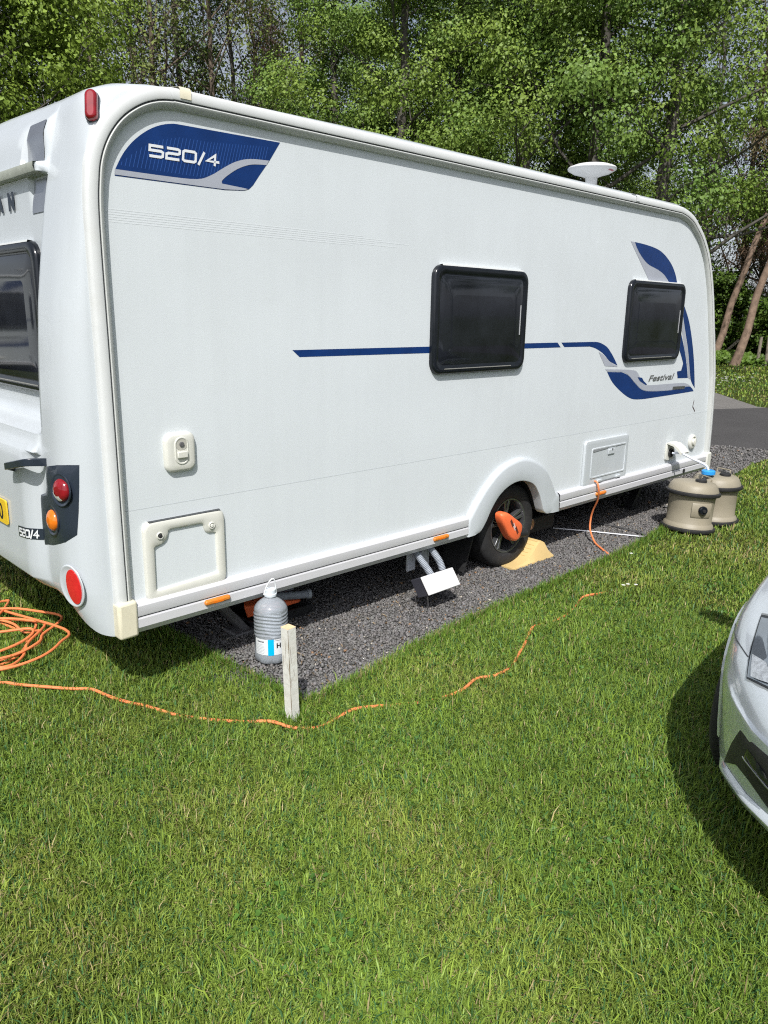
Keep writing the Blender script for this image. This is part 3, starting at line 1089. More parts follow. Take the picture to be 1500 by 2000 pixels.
GLY = {'5': ([[(1, 1), (0.0, 1), (0.0, .56), (.85, .56), (1, .46), (1, .1), (.85, 0), (0, 0)]], False), '2': ([[(0, 1), (.85, 1), (1, .9), (1, .62), (.85, .52), (.15, .52), (0, .42), (0, 0), (1, 0)]], False),
       '0': ([[(.12, 0), (.88, 0), (1, .12), (1, .88), (.88, 1), (.12, 1), (0, .88), (0, .12)]], True), '/': ([[(-0.1, -.2), (1.1, 1.15)]], False), '4': ([[(.72, -.09), (.72, 1), (.0, .34), (1.12, .34)]], False)}


def model_number(parent, put, h, m, slant=0.12, wd=1.65, gap=0.5):
    mb = MB()
    x = 0
    for ch in '520/4':
        pls, cl = GLY[ch]
        wch = (0.36 * wd if ch == '/' else (.92 * wd if ch == '4' else wd)) * h
        for q, pl in enumerate(pls):
            v2, f2 = ribbon([(x + a * wch + b * h * slant, b * h) for a, b in pl], 0.27 * h, cl)
            mb.add([put(a, b, 0) for a, b in v2], f2)
        x += wch + gap * h
    return mb.build('model_number', m, parent, smooth=0), x


model_number(dec, lambda a, b, c: (0.222 + a, -0.0028, 2.314 + b + a * 0.012), 0.0385, M_WHITED, wd=1.5, gap=0.42)

rp = MB()
for k in range(6):
    z = 2.052 + k * 0.0092
    e_ = (1.3, 1.62, 1.45, 1.7, 1.5, 1.38)[k]
    rp.add([(0.03, -0.0004, z), (e_, -0.0004, z), (e_, -0.0004, z + 0.0045), (0.03, -0.0004, z + 0.0045)], [(0, 1, 2, 3)])
rp.build('ripple_lines', M_RIPPLE, caravan, smooth=0)
decal('stripe', [(0.914, 1.547), (0.957, 1.513), (1.90, 1.511), (1.90, 1.547)], M_BLUE, caravan)
decal('stripe', [(2.75, 1.552), (2.75, 1.519), (3.214, 1.519), (3.173, 1.552)], M_BLUE, caravan)
sf = decal('stripe', [(3.219, 1.551)] + sm([(3.60, 1.551), (3.707, 1.546), (3.817, 1.515), (3.889, 1.47), (3.95, 1.42), (4.001, 1.372)], False) + sm([(4.001, 1.371), (3.93, 1.390), (3.867, 1.412), (3.783, 1.462), (3.673, 1.502), (3.589, 1.518)], False)[1:] + [(3.26, 1.52)], M_BLUE, caravan)
decal('grey_swoosh', [(3.715, 1.478), (3.785, 1.455), (3.867, 1.408), (3.93, 1.386), (4.002, 1.368), (4.002, 1.360), (3.819, 1.372), (3.76, 1.43)], M_GREYD, sf, -0.0014)
fu = decal('front_decal', sm([(4.096, 2.267), (4.286, 2.258), (4.461, 2.238), (4.594, 2.199), (4.719, 2.133), (4.80, 2.06), (4.838, 2.00)], False) + [(4.70, 2.00)] + sm([(4.70, 2.0), (4.609, 2.054), (4.494, 2.089), (4.332, 2.121), (4.221, 2.169), (4.136, 2.225), (4.096, 2.267)], False)[1:-1], M_BLUE, caravan)
decal('grey_swoosh', [(4.032, 2.268), (4.092, 2.267)] + sm([(4.092, 2.267), (4.132, 2.225), (4.217, 2.169), (4.328, 2.121), (4.49, 2.089), (4.605, 2.054), (4.69, 2.0)], False)[1:] + [(4.37, 2.0)], M_GREYD, fu, -0.0014)
fr_ = decal('front_decal', sm([(4.95, 1.88), (5.016, 1.822), (5.139, 1.692), (5.248, 1.511), (5.329, 1.325), (5.393, 1.124)], False) + sm([(5.393, 1.124), (5.299, 1.195), (5.242, 1.309), (5.171, 1.467), (5.081, 1.621), (5.003, 1.752), (4.95, 1.82)], False)[1:], M_BLUE, caravan)
decal('grey_swoosh', sm([(4.95, 1.815), (4.999, 1.748), (5.077, 1.617), (5.167, 1.463), (5.238, 1.305), (5.286, 1.205)], False) + sm([(5.236, 1.221), (5.195, 1.329), (5.109, 1.468), (5.023, 1.612), (4.95, 1.70)], False), M_GREYD, fr_, -0.0014)
decal('blue_tail', sm([(4.95, 1.66), (5.013, 1.594), (5.102, 1.468), (5.183, 1.33), (5.228, 1.222)], False) + [(5.033, 1.228), (5.009, 1.286), (5.085, 1.290), (5.108, 1.35), (5.06, 1.41), (4.95, 1.53)], M_BLUE, fr_, -0.0014)
fl = decal('front_decal', [(3.859, 1.327)] + sm([(4.075, 1.317), (4.179, 1.289), (4.311, 1.216), (4.426, 1.163), (4.593, 1.141), (4.957, 1.131), (5.218, 1.145), (5.316, 1.135), (5.379, 1.098)], False) + sm([(5.379, 1.097), (4.7, 1.088), (4.389, 1.088), (4.229, 1.111), (4.067, 1.179), (3.942, 1.251), (3.859, 1.327)], False)[1:-1], M_BLUE, caravan)
fl['label'] = 'blue and grey swoosh below the front window'
decal('grey_swoosh', [(3.824, 1.348)] + sm([(4.121, 1.335), (4.274, 1.322), (4.329, 1.30), (4.392, 1.246), (4.462, 1.206), (4.582, 1.192), (4.944, 1.187), (5.189, 1.178), (5.314, 1.14)], False) + sm([(5.310, 1.139), (5.218, 1.148), (4.957, 1.134), (4.593, 1.144), (4.426, 1.166), (4.311, 1.219), (4.178, 1.292), (4.074, 1.320), (3.862, 1.330)], False), M_GREYD, fl, -0.0014)
decal('blue_tail', [(4.330, 1.268), (4.405, 1.260), (4.436, 1.233), (4.50, 1.202), (4.47, 1.2), (4.41, 1.222), (4.37, 1.236)], M_BLUE, fl, -0.0022)
decal('badge', [(4.965, 1.160), (5.195, 1.154), (5.181, 1.128), (4.955, 1.135)], M_CHROME, fl, -0.0024)
v, f = text_mesh('Festival', 0.082, shear=0.28, offset=0.0012)
x0, x1 = min(p[0] for p in v), max(p[0] for p in v)
k = 0.45 / (x1 - x0)
MB().add([(4.513 + (p[0] - x0) * k, -0.004, 1.226 + p[1] * 0.84) for p in v], [q for q in f]).build('chrome_lettering', mat('letter_chrome', (0.33, 0.34, 0.34), 0.3, metal=0.7, vary=0.6, vscale=40), caravan, smooth=0)
decal('scuff', [(5.405, 1.018), (5.412, 1.016), (5.400, 0.962), (5.455, 0.914), (5.446, 0.910), (5.388, 0.958)], mat('scuff_dark', (0.05, 0.02, 0.02), 0.8), caravan, -0.0018)

# skirt rails
SK = [(0.004, .487), (-.018, .485), (-.030, .480), (-.037, .470), (-.038, .430), (-.036, .4245), (-.026, .4235), (-.026, .4185), (-.036, .4175), (-.039, .412), (-.040, .374), (-.022, .346), (0.0, .344)]
for far in (False, True):
    for a, b in ((0.012, 2.262), (3.29, 5.735)):
        mb = MB().grid([[(x, y, z) for y, z in SK] for x in (a, b)])
        s = mirror_y(mb, far).build('skirt_rail', M_SKIRT, caravan, smooth=25)
        gi = MB().box(a + .001, b - .001, -0.031, -0.024, .4195, .4225)
        mirror_y(gi, far).build('rail_insert', M_GROOVE, s, smooth=0)

# wheel spat


def resample(pts, n):
    P_ = np.array(pts, float)
    d = np.r_[0, np.cumsum(np.linalg.norm(np.diff(P_, axis=0), axis=1))]
    t = np.linspace(0, d[-1], n)
    return [(float(np.interp(q, d, P_[:, 0])), float(np.interp(q, d, P_[:, 1]))) for q in t]


so = [(2.258, .352), (2.262, .44), (2.268, .474), (2.30, .515)] + sm([(2.34, .563), (2.443, .664), (2.578, .754), (2.722, .793), (2.844, .797), (2.992, .752), (3.115, .675), (3.195, .576), (3.25, .49)], False, 4) + [(3.280, .488), (3.297, .47), (3.297, .352)]
si = [(2.33, .354), (2.375, .36), (2.40, .374)] + sm([(2.42, .395), (2.449, .432), (2.50, .508), (2.58, .585), (2.694, .634), (2.816, .642), (2.946, .60), (3.02, .52), (3.062, .44), (3.085, .39)], False, 4) + [(3.105, .368), (3.139, .356), (3.2, .354)]
N_ = 64
so_, si_ = resample(so, N_), resample(si, N_)
for far in (False, True):
    rows = []
    for (a, b), (c, d) in zip(so_, si_):
        lerp = lambda t: (a + (c - a) * t, b + (d - b) * t)
        row = []
        for t, y in ((0, 0.0), (0.0, -.014), (0.03, -.027), (0.09, -.037), (0.16, -.040), (0.6, -.0405), (0.93, -.0405), (0.98, -.038), (1.0, -.030), (1.0, 0.03)):
            q = lerp(t)
            row.append((q[0], y, q[1]))
        rows.append(row)
    mb = MB().grid(rows)
    mirror_y(mb, far).build('wheel_spat', M_MOULD, caravan, smooth=35, fixn=True)
    mb = MB()
    arc = [(x, z) for x, z in resample([(2.32, .36)] + ARCH + [(3.16, .36)], 24)]
    mb.grid([[(x, 0.012, z) for x, z in arc], [(x, 0.34, z) for x, z in arc]])
    mb.fill([(x, 0.34, z) for x, z in arc])
    mirror_y(mb, far).build('wheel_well', M_UNDER, caravan, fixn=True)

# end caps
for a, b, m in ((-0.068, 0.022, M_YELLOWED), (5.735, 5.825, M_CREAM)):
    for far in (False, True):
        mb = MB().box(a, b, -0.048, 0.05, .338, .505)
        mirror_y(mb, far).build('end_cap', m, caravan, bevel=0.014, bseg=3)
for x in (0.352, 4.0):
    pf = [(-.036, 2.538), (-.036, 2.570), (-.026, 2.582), (-.006, 2.5845), (.012, 2.588), (.04, 2.592), (.10, 2.597)]
    MB().grid([[(x_, y, z) for y, z in pf] for x_ in (x, x + .05)]).build('rail_clip', M_YELLOWED if x < 1 else M_TRIM, caravan, fixn=True, smooth=40)

# doors and hatches on the side


def lockers():
    # rear battery locker: proud frame round a flat inset
    mb = MB()
    ou = rrect(0.083, 0.490, 0.470, 0.832, 0.03, 4)
    inn = [(0.443, .532)] + [(0.441, .725), (0.40, .729), (0.385, .740), (0.380, .765), (0.375, .779), (0.36, .781), (0.215, .782), (0.204, .775), (0.200, .750), (0.190, .732), (0.17, .722), (0.133, .717), (0.130, .517)]
    n = 80
    o1 = resample(ou[12:] + ou[:13], n)
    # start both loops at the lower left corner
    def roll(loop, ref):
        i = min(range(len(loop)), key=lambda q: (loop[q][0] - ref[0]) ** 2 + (loop[q][1] - ref[1]) ** 2)
        return loop[i:] + loop[:i]
    o1 = roll(o1[:-1], (0.083, 0.47))
    i1 = resample(inn + [inn[0]], n)[:-1]
    i1 = roll(i1, (0.13, 0.517))
    def area(l):
        return sum(l[q][0] * l[(q + 1) % len(l)][1] - l[(q + 1) % len(l)][0] * l[q][1] for q in range(len(l)))
    if area(o1) * area(i1) < 0:
        i1 = [i1[0]] + i1[:0:-1]
    rows = []
    for t, y in ((0, -.001), (0.0, -.010), (.05, -.017), (.16, -.0205), (.5, -.0215), (.84, -.0205), (.96, -.016), (1.0, -.009), (1.0, -.001)):
        rows.append([(a + (c - a) * t, y, b + (d - b) * t) for (a, b), (c, d) in zip(o1, i1)])
    mb.grid(rows, closed_u=True)
    lk = mb.build('locker_door', M_CREAM, caravan, smooth=40, fixn=True)
    lk['label'] = 'cream framed square locker door at the rear'
    MB().fill([(a, -.0075, b) for a, b in i1]).build('door_panel', M_PANEL, lk, smooth=0)
    for x, m in ((0.158, M_BLACKM), (0.418, M_CREAM)):
        MB().lathe([(.017, -.018), (.017, -.025), (.014, -.027), (.011, -.025), (.010, -.021)], (x, 0, .765), 'Y', 20).build('latch', M_CREAM, lk, fixn=True)
        MB().lathe([(.0085, -.021), (.0085, -.0285), (.006, -.030)], (x, 0, .765), 'Y', 14).build('latch_key', m, lk, fixn=True)
    mb = MB().add([(0.11, -.004, .834), (0.47, -.004, .834), (0.47, -.02, .8315), (0.11, -.02, .8315)], [(0, 1, 2, 3)])
    mb.build('door_seal', M_GROOVE, lk, smooth=0)
    # small lock hatch
    mb = MB()
    o = rrect(0.207, 0.355, 1.036, 1.208, 0.035, 6)
    rows = []
    for ins, y in ((0, 0), (0, -.012), (.004, -.02), (.014, -.0245), (.03, -.025)):
        rows.append([(x, y, z) for x, z in rrect(.207 + ins, .355 - ins, 1.036 + ins, 1.208 - ins, max(.005, .035 - ins * .6), 6)])
    mb.grid(rows, closed_u=True)
    mb.fill(rows[-1])
    ha = mb.build('water_filler_hatch', M_CREAM, caravan, smooth=40, fixn=True)
    sl = rrect(.248, .318, 1.068, 1.192, 0.034, 6)
    MB().grid([[(x, -.0252, z) for x, z in sl], [(x, -.0285, z) for x, z in rrect(.251, .315, 1.071, 1.189, 0.031, 6)], [(x, -.0285, z) for x, z in rrect(.255, .311, 1.075, 1.185, 0.027, 6)], [(x, -.0262, z) for x, z in rrect(.257, .309, 1.077, 1.183, 0.025, 6)]], closed_u=True).build('slider_rim', M_CREAM, ha, fixn=True)
    MB().fill([(x, -.0264, z) for x, z in rrect(.2565, .3095, 1.134, 1.184, 0.02, 6)]).build('lock_recess', mat('recess_cream', (0.42, 0.41, 0.36), 0.6), ha, smooth=0)
    MB().lathe([(.011, -.026), (.011, -.031), (.008, -.032)], (.283, 0, 1.158), 'Y', 16).build('lock_barrel', M_RUSTY, ha, fixn=True)
    mb = MB().box(.258, .308, -.038, -.026, 1.098, 1.128)
    mb.build('finger_pull', M_CREAM, ha, bevel=0.004)
    # front service door with raised frame and cable slot
    mb = MB()
    rows = []
    for ins, y in ((0, -.003), (0, -.012), (.005, -.02), (.018, -.022), (.03, -.022)):
        rows.append([(x, y, z) for x, z in rrect(3.612 + ins, 4.256 - ins, .474 + ins, .826 - ins, .03 - ins * .4, 4)])
    mb.grid(rows, closed_u=True)
    mb.fill(rows[-1])
    sd = mb.build('service_door', M_MOULD, caravan, smooth=40, fixn=True)
    sd['label'] = 'white service door with the orange cable hanging out'
    rows = []
    for ins, y in ((0, -.0222), (0.004, -.027), (.012, -.027), (.016, -.0222)):
        rows.append([(x, y, z) for x, z in rrect(3.70 + ins, 4.215 - ins, .528 + ins, .765 - ins, .014, 3)])
    MB().grid(rows, closed_u=True).build('raised_frame', M_MOULD, sd, smooth=40, fixn=True)
    dk = mat('recess_grey', (0.22, 0.23, 0.24), 0.7)
    MB().add([(a, -.0262, b) for a, b in ((3.72, .735), (3.93, .744), (3.93, .762), (3.72, .758))], [(0, 1, 2, 3)]).build('finger_slot', dk, sd, smooth=0)
    MB().add([(a, -.0262, b) for a, b in ((4.05, .748), (4.20, .752), (4.20, .762), (4.05, .762))], [(0, 1, 2, 3)]).build('finger_slot', dk, sd, smooth=0)
    MB().box(3.935, 4.03, -.032, -.022, .693, .735).build('door_catch', M_MOULD, sd, bevel=.005)
    MB().box(3.985, 3.995, -.034, -.031, .722, .74).build('key_slot', M_BLACKM, sd, smooth=0)
    MB().box(3.80, 4.16, -.026, -.02, .487, .497).build('cable_flap', dk, sd, smooth=0)
    for x in (3.80, 4.08):
        MB().box(x, x + .07, -.036, -.02, .490, .512).build('flap_tab', M_MOULD, sd, bevel=.005)
    # water inlet with raised lid
    mb = MB()
    mb.grid([[(x, y, z) for x, z in rrect(4.945, 5.075, .525, .675, .015, 3)] for y in (-.002, -.02)], closed_u=True)
    mb.fill([(x, -.02, z) for x, z in rrect(4.945, 5.075, .525, .675, .015, 3)])
    wi = mb.build('water_inlet', M_CREAM, caravan, fixn=True)
    MB().lathe([(.04, -.018), (.04, -.034), (.03, -.036), (.028, -.022)], (5.01, 0, .585), 'Y', 20).build('inlet_socket', M_BLACKM, wi, fixn=True)
    lid = MB()
    a = [(4.945, -.02, .680), (5.075, -.02, .680), (5.075, -.075, .672), (5.075, -.135, .62), (4.945, -.135, .62), (4.945, -.075, .672)]
    lid.grid([[(4.94, -.018, .682), (4.94, -.075, .674), (4.94, -.12, .645), (4.94, -.155, .605)], [(5.08, -.018, .682), (5.08, -.075, .674), (5.08, -.12, .645), (5.08, -.155, .605)]])
    lid.grid([[(4.94, -.018, .670), (4.94, -.073, .660), (4.94, -.116, .632), (4.94, -.150, .594)], [(5.08, -.018, .670), (5.08, -.073, .660), (5.08, -.116, .632), (5.08, -.150, .594)]], flip=True)
    for x in (4.94, 5.08):
        lid.grid([[(x, -.018, .682), (x, -.075, .674), (x, -.12, .645), (x, -.155, .605)], [(x, -.018, .670), (x, -.073, .655), (x, -.116, .62), (x, -.150, .584)]])
    lid.build('inlet_lid', M_CREAM, wi, fixn=True)
    # round flue cap
    mb = MB().lathe([(.066, -.002), (.066, -.016), (.058, -.024), (.048, -.026), (.045, -.018), (.03, -.018), (.028, -.034), (.022, -.038)], (5.449, 0, .637), 'Y', 28)
    rc = mb.build('flue_cap', M_CREAM, caravan, fixn=True)
    MB().box(5.441, 5.457, -.043, -.036, .60, .675).build('cap_bar', M_CREAM, rc, bevel=.004)
    MB().lathe([(.022, -.036), (.022, -.0435), (.014, -.0435)], (5.275, 0, .392), 'Y', 16).build('drain_grommet', M_BLACKM, caravan, fixn=True)


lockers()

# amber side markers
for x0, x1 in ((.350, .488), (1.928, 2.064), (3.776, 3.922)):
    mb = MB()
    rows = []
    for ins, y in ((0, -.038), (0, -.046), (.004, -.0525), (.009, -.054)):
        rows.append([(x, y, z) for x, z in rrect(x0 + ins, x1 - ins, .390 + ins, .4165 - ins, max(.003, .0125 - ins), 4)])
    mb.grid(rows, closed_u=True)
    mb.fill(rows[-1])
    am = mb.build('marker_lamp', M_AMBERM, caravan, smooth=50, fixn=True)
    MB().box(x0 + .045, x1 - .045, -.0585, -.0535, .398, .408).build('reflector_insert', M_AMBER, am, smooth=0)

# rear corner: red marker, lamp cluster, reflector, handle, plate, letters
for far in (False, True):
    yy = (lambda y: W - y) if far else (lambda y: y)
    c = SHELL_BVH.ray_cast(Vector((-1, yy(-0.6), 2.62)), (Vector((0.028, yy(0.035), 2.452)) - Vector((-1, yy(-0.6), 2.62))).normalized())
    ctr, nrm = c[0], c[1]
    if nrm.dot(Vector((-1, yy(-.6) - yy(.035), .2))) < 0:
        nrm = -nrm
    if far:
        nrm = Vector((-.6, .75, .25)).normalized()
    else:
        nrm = Vector((-.6, -.75, .25)).normalized()
    zax = (Vector((0, 0, 1)) - nrm * nrm.z).normalized()
    xax = zax.cross(nrm)

    def capsule(hw, hh, d, base=-0.02):
        rows = []
        for s, dd in ((1.0, base), (1.0, d * .55), (.93, d * .8), (.78, d * .95), (.5, d)):
            rows.append([ctr + xax * a * s + zax * b * (1 - (1 - s) * hw / hh) + nrm * dd for a, b in rrect(-hw, hw, -hh, hh, hw * .98, 6)])
        m_ = MB().grid(rows, closed_u=True)
        m_.fill(rows[-1])
        return m_
    ml = capsule(.0265, .060, .020).build('rear_marker', M_LAMPHOUSE, caravan, fixn=True)
    capsule(.0235, .057, .040).build('red_lens', M_RED, ml, smooth=60, fixn=True)

    # lamp cluster: dark plate draped over the corner, seen from behind and from the side
    dv = Vector((0.72, 0.69 * (-1 if far else 1), 0))
    sd_ = Vector((0, 0, 1)).cross(dv.normalized())

    def sc(x, y):
        return Vector((x, yy(y), 0)).dot(sd_)

    def cl_pt(x, y, z):
        return (sc(x, y), z)
    outl = [cl_pt(*p) for p in ((-.193, .268, 1.075), (-.189, .153, 1.098), (-.17, .085, 1.106), (-.143, .042, 1.109), (-.149, .047, 1.016), (-.158, .055, .91), (-.167, .067, .812), (-.194, .132, .77), (-.202, .253, .731), (-.210, .328, .718), (-.21, .334, .791), (-.206, .334, .92), (-.204, .330, .942), (-.196, .294, .956), (-.195, .278, .982), (-.194, .270, 1.033))]
    dens = []
    for q_ in range(len(outl)):
        a_, b_ = outl[q_], outl[(q_ + 1) % len(outl)]
        dens += [(a_[0] + (b_[0] - a_[0]) * w_ / 3, a_[1] + (b_[1] - a_[1]) * w_ / 3) for w_ in range(3)]
    outl = dens
    lc = drape('lamp_cluster', outl, M_LAMPHOUSE, caravan, off=lambda s: 0.001 if s == 1.0 else 0.010, dirv=dv)
    lc['label'] = 'dark rear lamp cluster wrapped round the body corner'
    for (x, y, z, r_, m) in ((-.186, .126, .997, .049, M_RED), (-.199, .214, .852, .047, M_AMBER)):
        h = SHELL_BVH.ray_cast(Vector((x, yy(y), z)) - dv * 1.5, dv)
        n_ = h[1] if h[1].dot(dv) < 0 else -h[1]
        n_ = (n_ + Vector((-.25, 0, .05))).normalized()
        q = n_.to_track_quat('Z', 'Y').to_matrix()
        def dome(prof, m_, nm, par):
            rows = [[h[0] + q @ Vector((rr * math.cos(2 * math.pi * k / 28), rr * math.sin(2 * math.pi * k / 28), hh)) for k in range(28)] for rr, hh in prof]
            b_ = MB().grid(rows, closed_u=True)
            b_.fill(rows[-1])
            return b_.build(nm, m_, par, smooth=60, fixn=True)
        ring_ = dome([(r_ * 1.42, .008), (r_ * 1.40, .0135), (r_ * 1.30, .0135), (r_ * 1.1, .004), (r_ * 1.0, .002)], M_LAMPHOUSE, 'lamp_bowl', lc)
        le = dome([(r_ * 1.0, .003), (r_ * 1.0, .009), (r_ * .90, .018), (r_ * .68, .025), (r_ * .35, .029)], m, 'lamp_lens', lc)
        if m is M_RED:
            rows = []
            for rr, hh in ((r_ * .92, .0182), (r_ * .72, .0258), (r_ * .5, .0292)):
                rows.append([h[0] + q @ Vector((rr * math.cos(a), rr * math.sin(a), hh)) for a in [R(200 + 9 * k) for k in range(12)]])
            MB().grid(rows).build('reversing_lens', M_CLEAR, le, fixn=True)
    # round red fog reflector sunk in a bowl
    h = SHELL_BVH.ray_cast(Vector((-.187, yy(.118), .578)) - dv * 1.5, dv)
    n_ = h[1] if h[1].dot(dv) < 0 else -h[1]
    q = n_.to_track_quat('Z', 'Y').to_matrix()

    def ring3(prof):
        return [[h[0] + q @ Vector((rr * .82 * math.cos(2 * math.pi * k / 32), rr * math.sin(2 * math.pi * k / 32), hh)) for k in range(32)] for rr, hh in prof]
    rws = ring3([(.098, .000), (.096, .003), (.092, .004), (.087, .002), (.07, .001)])
    rr_ = MB().grid(rws, closed_u=True)
    rr_.fill(rws[-1])
    fg = rr_.build('fog_bowl', M_MOULD, caravan, smooth=60, fixn=True)
    tg_ = q @ Vector((1, 0, 0))
    if tg_.dot(Vector((1, 1 if far else -1, 0))) < 0:
        tg_ = -tg_
    def lens3(prof):
        return [[h[0] + q @ Vector((rr * .60 * math.cos(2 * math.pi * k / 32), rr * math.sin(2 * math.pi * k / 32), hh)) + tg_ * .016 for k in range(32)] for rr, hh in prof]
    rws = lens3([(.080, .000), (.079, .005), (.06, .007), (.02, .0075)])
    b_ = MB().grid(rws, closed_u=True)
    b_.fill(rws[-1])
    b_.build('fog_lens', M_REDR, fg, smooth=60, fixn=True)
    # grab handle
    hp = [(-.230, .520, 1.035), (-.262, .522, 1.046), (-.274, .50, 1.052), (-.274, .38, 1.078), (-.262, .285, 1.098), (-.205, .262, 1.095)]
    gh = MB()
    rows = []
    for p in catmull([(x, yy(y), z) for x, y, z in hp], 4):
        rows.append([p + Vector((-.012, 0, .016)), p + Vector((.018, 0, .016)), p + Vector((.018, 0, -.016)), p + Vector((-.012, 0, -.016))])
    gh.grid(rows, closed_u=True)
    gh.fill(rows[0])
    gh.fill(rows[-1])
    gh.build('grab_handle', M_LAMPHOUSE, caravan, fixn=True, bevel=.004)
# model number strip on the bumper
def bump_put(a, b, c):
    y = 0.536 - a
    z = 0.727 + b + a * 0.10
    p, n_ = on_shell(y, z)
    return (p.x - 0.004 - c, y, z)
st = MB()
rows = [[bump_put(0.0 + 0.205 * k / 8, zz, -0.0015) for k in range(9)] for zz in (-0.008, 0.02, 0.042)]
st.grid(rows)
st = st.build('number_strip', M_LAMPHOUSE, caravan, smooth=30, fixn=True)
model_number(st, lambda a, b, c: bump_put(0.022 + a, 0.001 + b, 0.002), 0.031, M_WHITED, wd=.95, gap=0.28)
pl = MB()
pp = rrect(0.652, 1.172, 0.745, 0.862, .012, 3)
pl.grid([[(-.247, y, z) for y, z in pp], [(-.254, y, z) for y, z in pp]], closed_u=True)
pl.fill([(-.254, y, z) for y, z in pp])
pl = pl.build('number_plate', M_PLATE, caravan, fixn=True, smooth=30)
v, f = text_mesh('0', 0.108, offset=0.002)
MB().add([(-.2555, 0.752 - p[0], 0.766 + p[1]) for p in v], f).build('plate_character', M_BLACKM, pl, smooth=0)
for ch, yl in (('A', 0.872), ('N', 0.735)):
    v, f = text_mesh(ch, 0.092, offset=0.007)
    MB().add([(-.0775, yl - p[0] * 1.0, 2.142 + p[1]) for p in v], f).build('rear_letter', mat('letter_dark', (0.012, 0.02, 0.035), 0.4), caravan, smooth=0)

# underside: floor, chassis, axle, steadies, mudflap
MB().box(0.05, 5.75, 0.36, W - 0.36, .375, .40).build('floor', M_UNDER, caravan, smooth=0)
for a, b in ((.05, 2.3), (3.22, 5.75)):
    for c, d in ((.04, .355), (W - .355, W - .04)):
        MB().box(a, b, c, d, .376, .401).build('floor', M_UNDER, caravan, smooth=0)
for y in (0.55, W - .55):
    MB().box(0.25, 5.9, y - .025, y + .025, .24, .372).build('chassis_rail', M_RUSTY, caravan, smooth=0)
MB().tube([(2.83, .25, .30), (2.83, W - .25, .30)], .04, 10).build('axle', M_RUSTY, caravan)
MB().add([(5.9, .57, .26), (5.9, .62, .26), (6.9, W / 2 - .02, .38), (6.9, W / 2 - .07, .38), (5.9, .57, .35), (5.9, .62, .35), (6.9, W / 2 - .02, .46), (6.9, W / 2 - .07, .46),
          (5.9, W - .57, .26), (5.9, W - .62, .26), (6.9, W / 2 + .02, .38), (6.9, W / 2 + .07, .38), (5.9, W - .57, .35), (5.9, W - .62, .35), (6.9, W / 2 + .02, .46), (6.9, W / 2 + .07, .46)],
         [(0, 1, 2, 3), (4, 5, 6, 7), (0, 1, 5, 4), (1, 2, 6, 5), (3, 0, 4, 7), (2, 3, 7, 6), (8, 9, 10, 11), (12, 13, 14, 15), (8, 9, 13, 12), (9, 10, 14, 13), (11, 8, 12, 15), (10, 11, 15, 14)]).build('drawbar', M_RUSTY, caravan, fixn=True, smooth=0)
for x, dx in ((0.50, .28), (5.35, -.3)):
    for y in (0.35, W - .35):
        st_ = MB().add([(x, y - .03, .37), (x, y + .03, .37), (x + dx, y + .04, .03), (x + dx, y - .04, .03), (x + .05, y - .03, .37), (x + .05, y + .03, .37), (x + dx + .05, y + .04, .03), (x + dx + .05, y - .04, .03)],
                       [(0, 1, 2, 3), (4, 5, 6, 7), (0, 1, 5, 4), (1, 2, 6, 5), (2, 3, 7, 6), (3, 0, 4, 7)])
        s = st_.build('corner_steady', M_RUSTY if x < 1 else M_BLACKM, caravan, fixn=True, smooth=0)
        MB().box(x + dx - .06, x + dx + .1, y - .07, y + .07, .004, .03).build('steady_foot', M_RUSTY if x < 1 else M_BLACKM, s, bevel=.008)
mf = MB().add([(2.50, .09, .37), (2.50, .30, .37), (2.41, .30, .07), (2.39, .095, .05), (2.51, .09, .37), (2.51, .30, .37), (2.42, .30, .07), (2.40, .095, .05)], [(0, 1, 2, 3), (4, 7, 6, 5), (0, 3, 7, 4), (3, 2, 6, 7), (1, 5, 6, 2), (0, 4, 5, 1)])
mf.build('mud_flap', M_BLACKM, caravan, fixn=True, smooth=0)
mv = MB().box(3.20, 3.55, .16, .42, .14, .27).build('motor_mover', M_BLACKM, caravan, bevel=.02)
MB().lathe([(.03, .12), (.042, .125), (.042, .20), (.03, .205)], (3.185, 0, .235), 'Y', 20).build('mover_roller', mat('roller_metal', (0.45, 0.25, 0.16), 0.3, metal=0.6), mv, fixn=True)


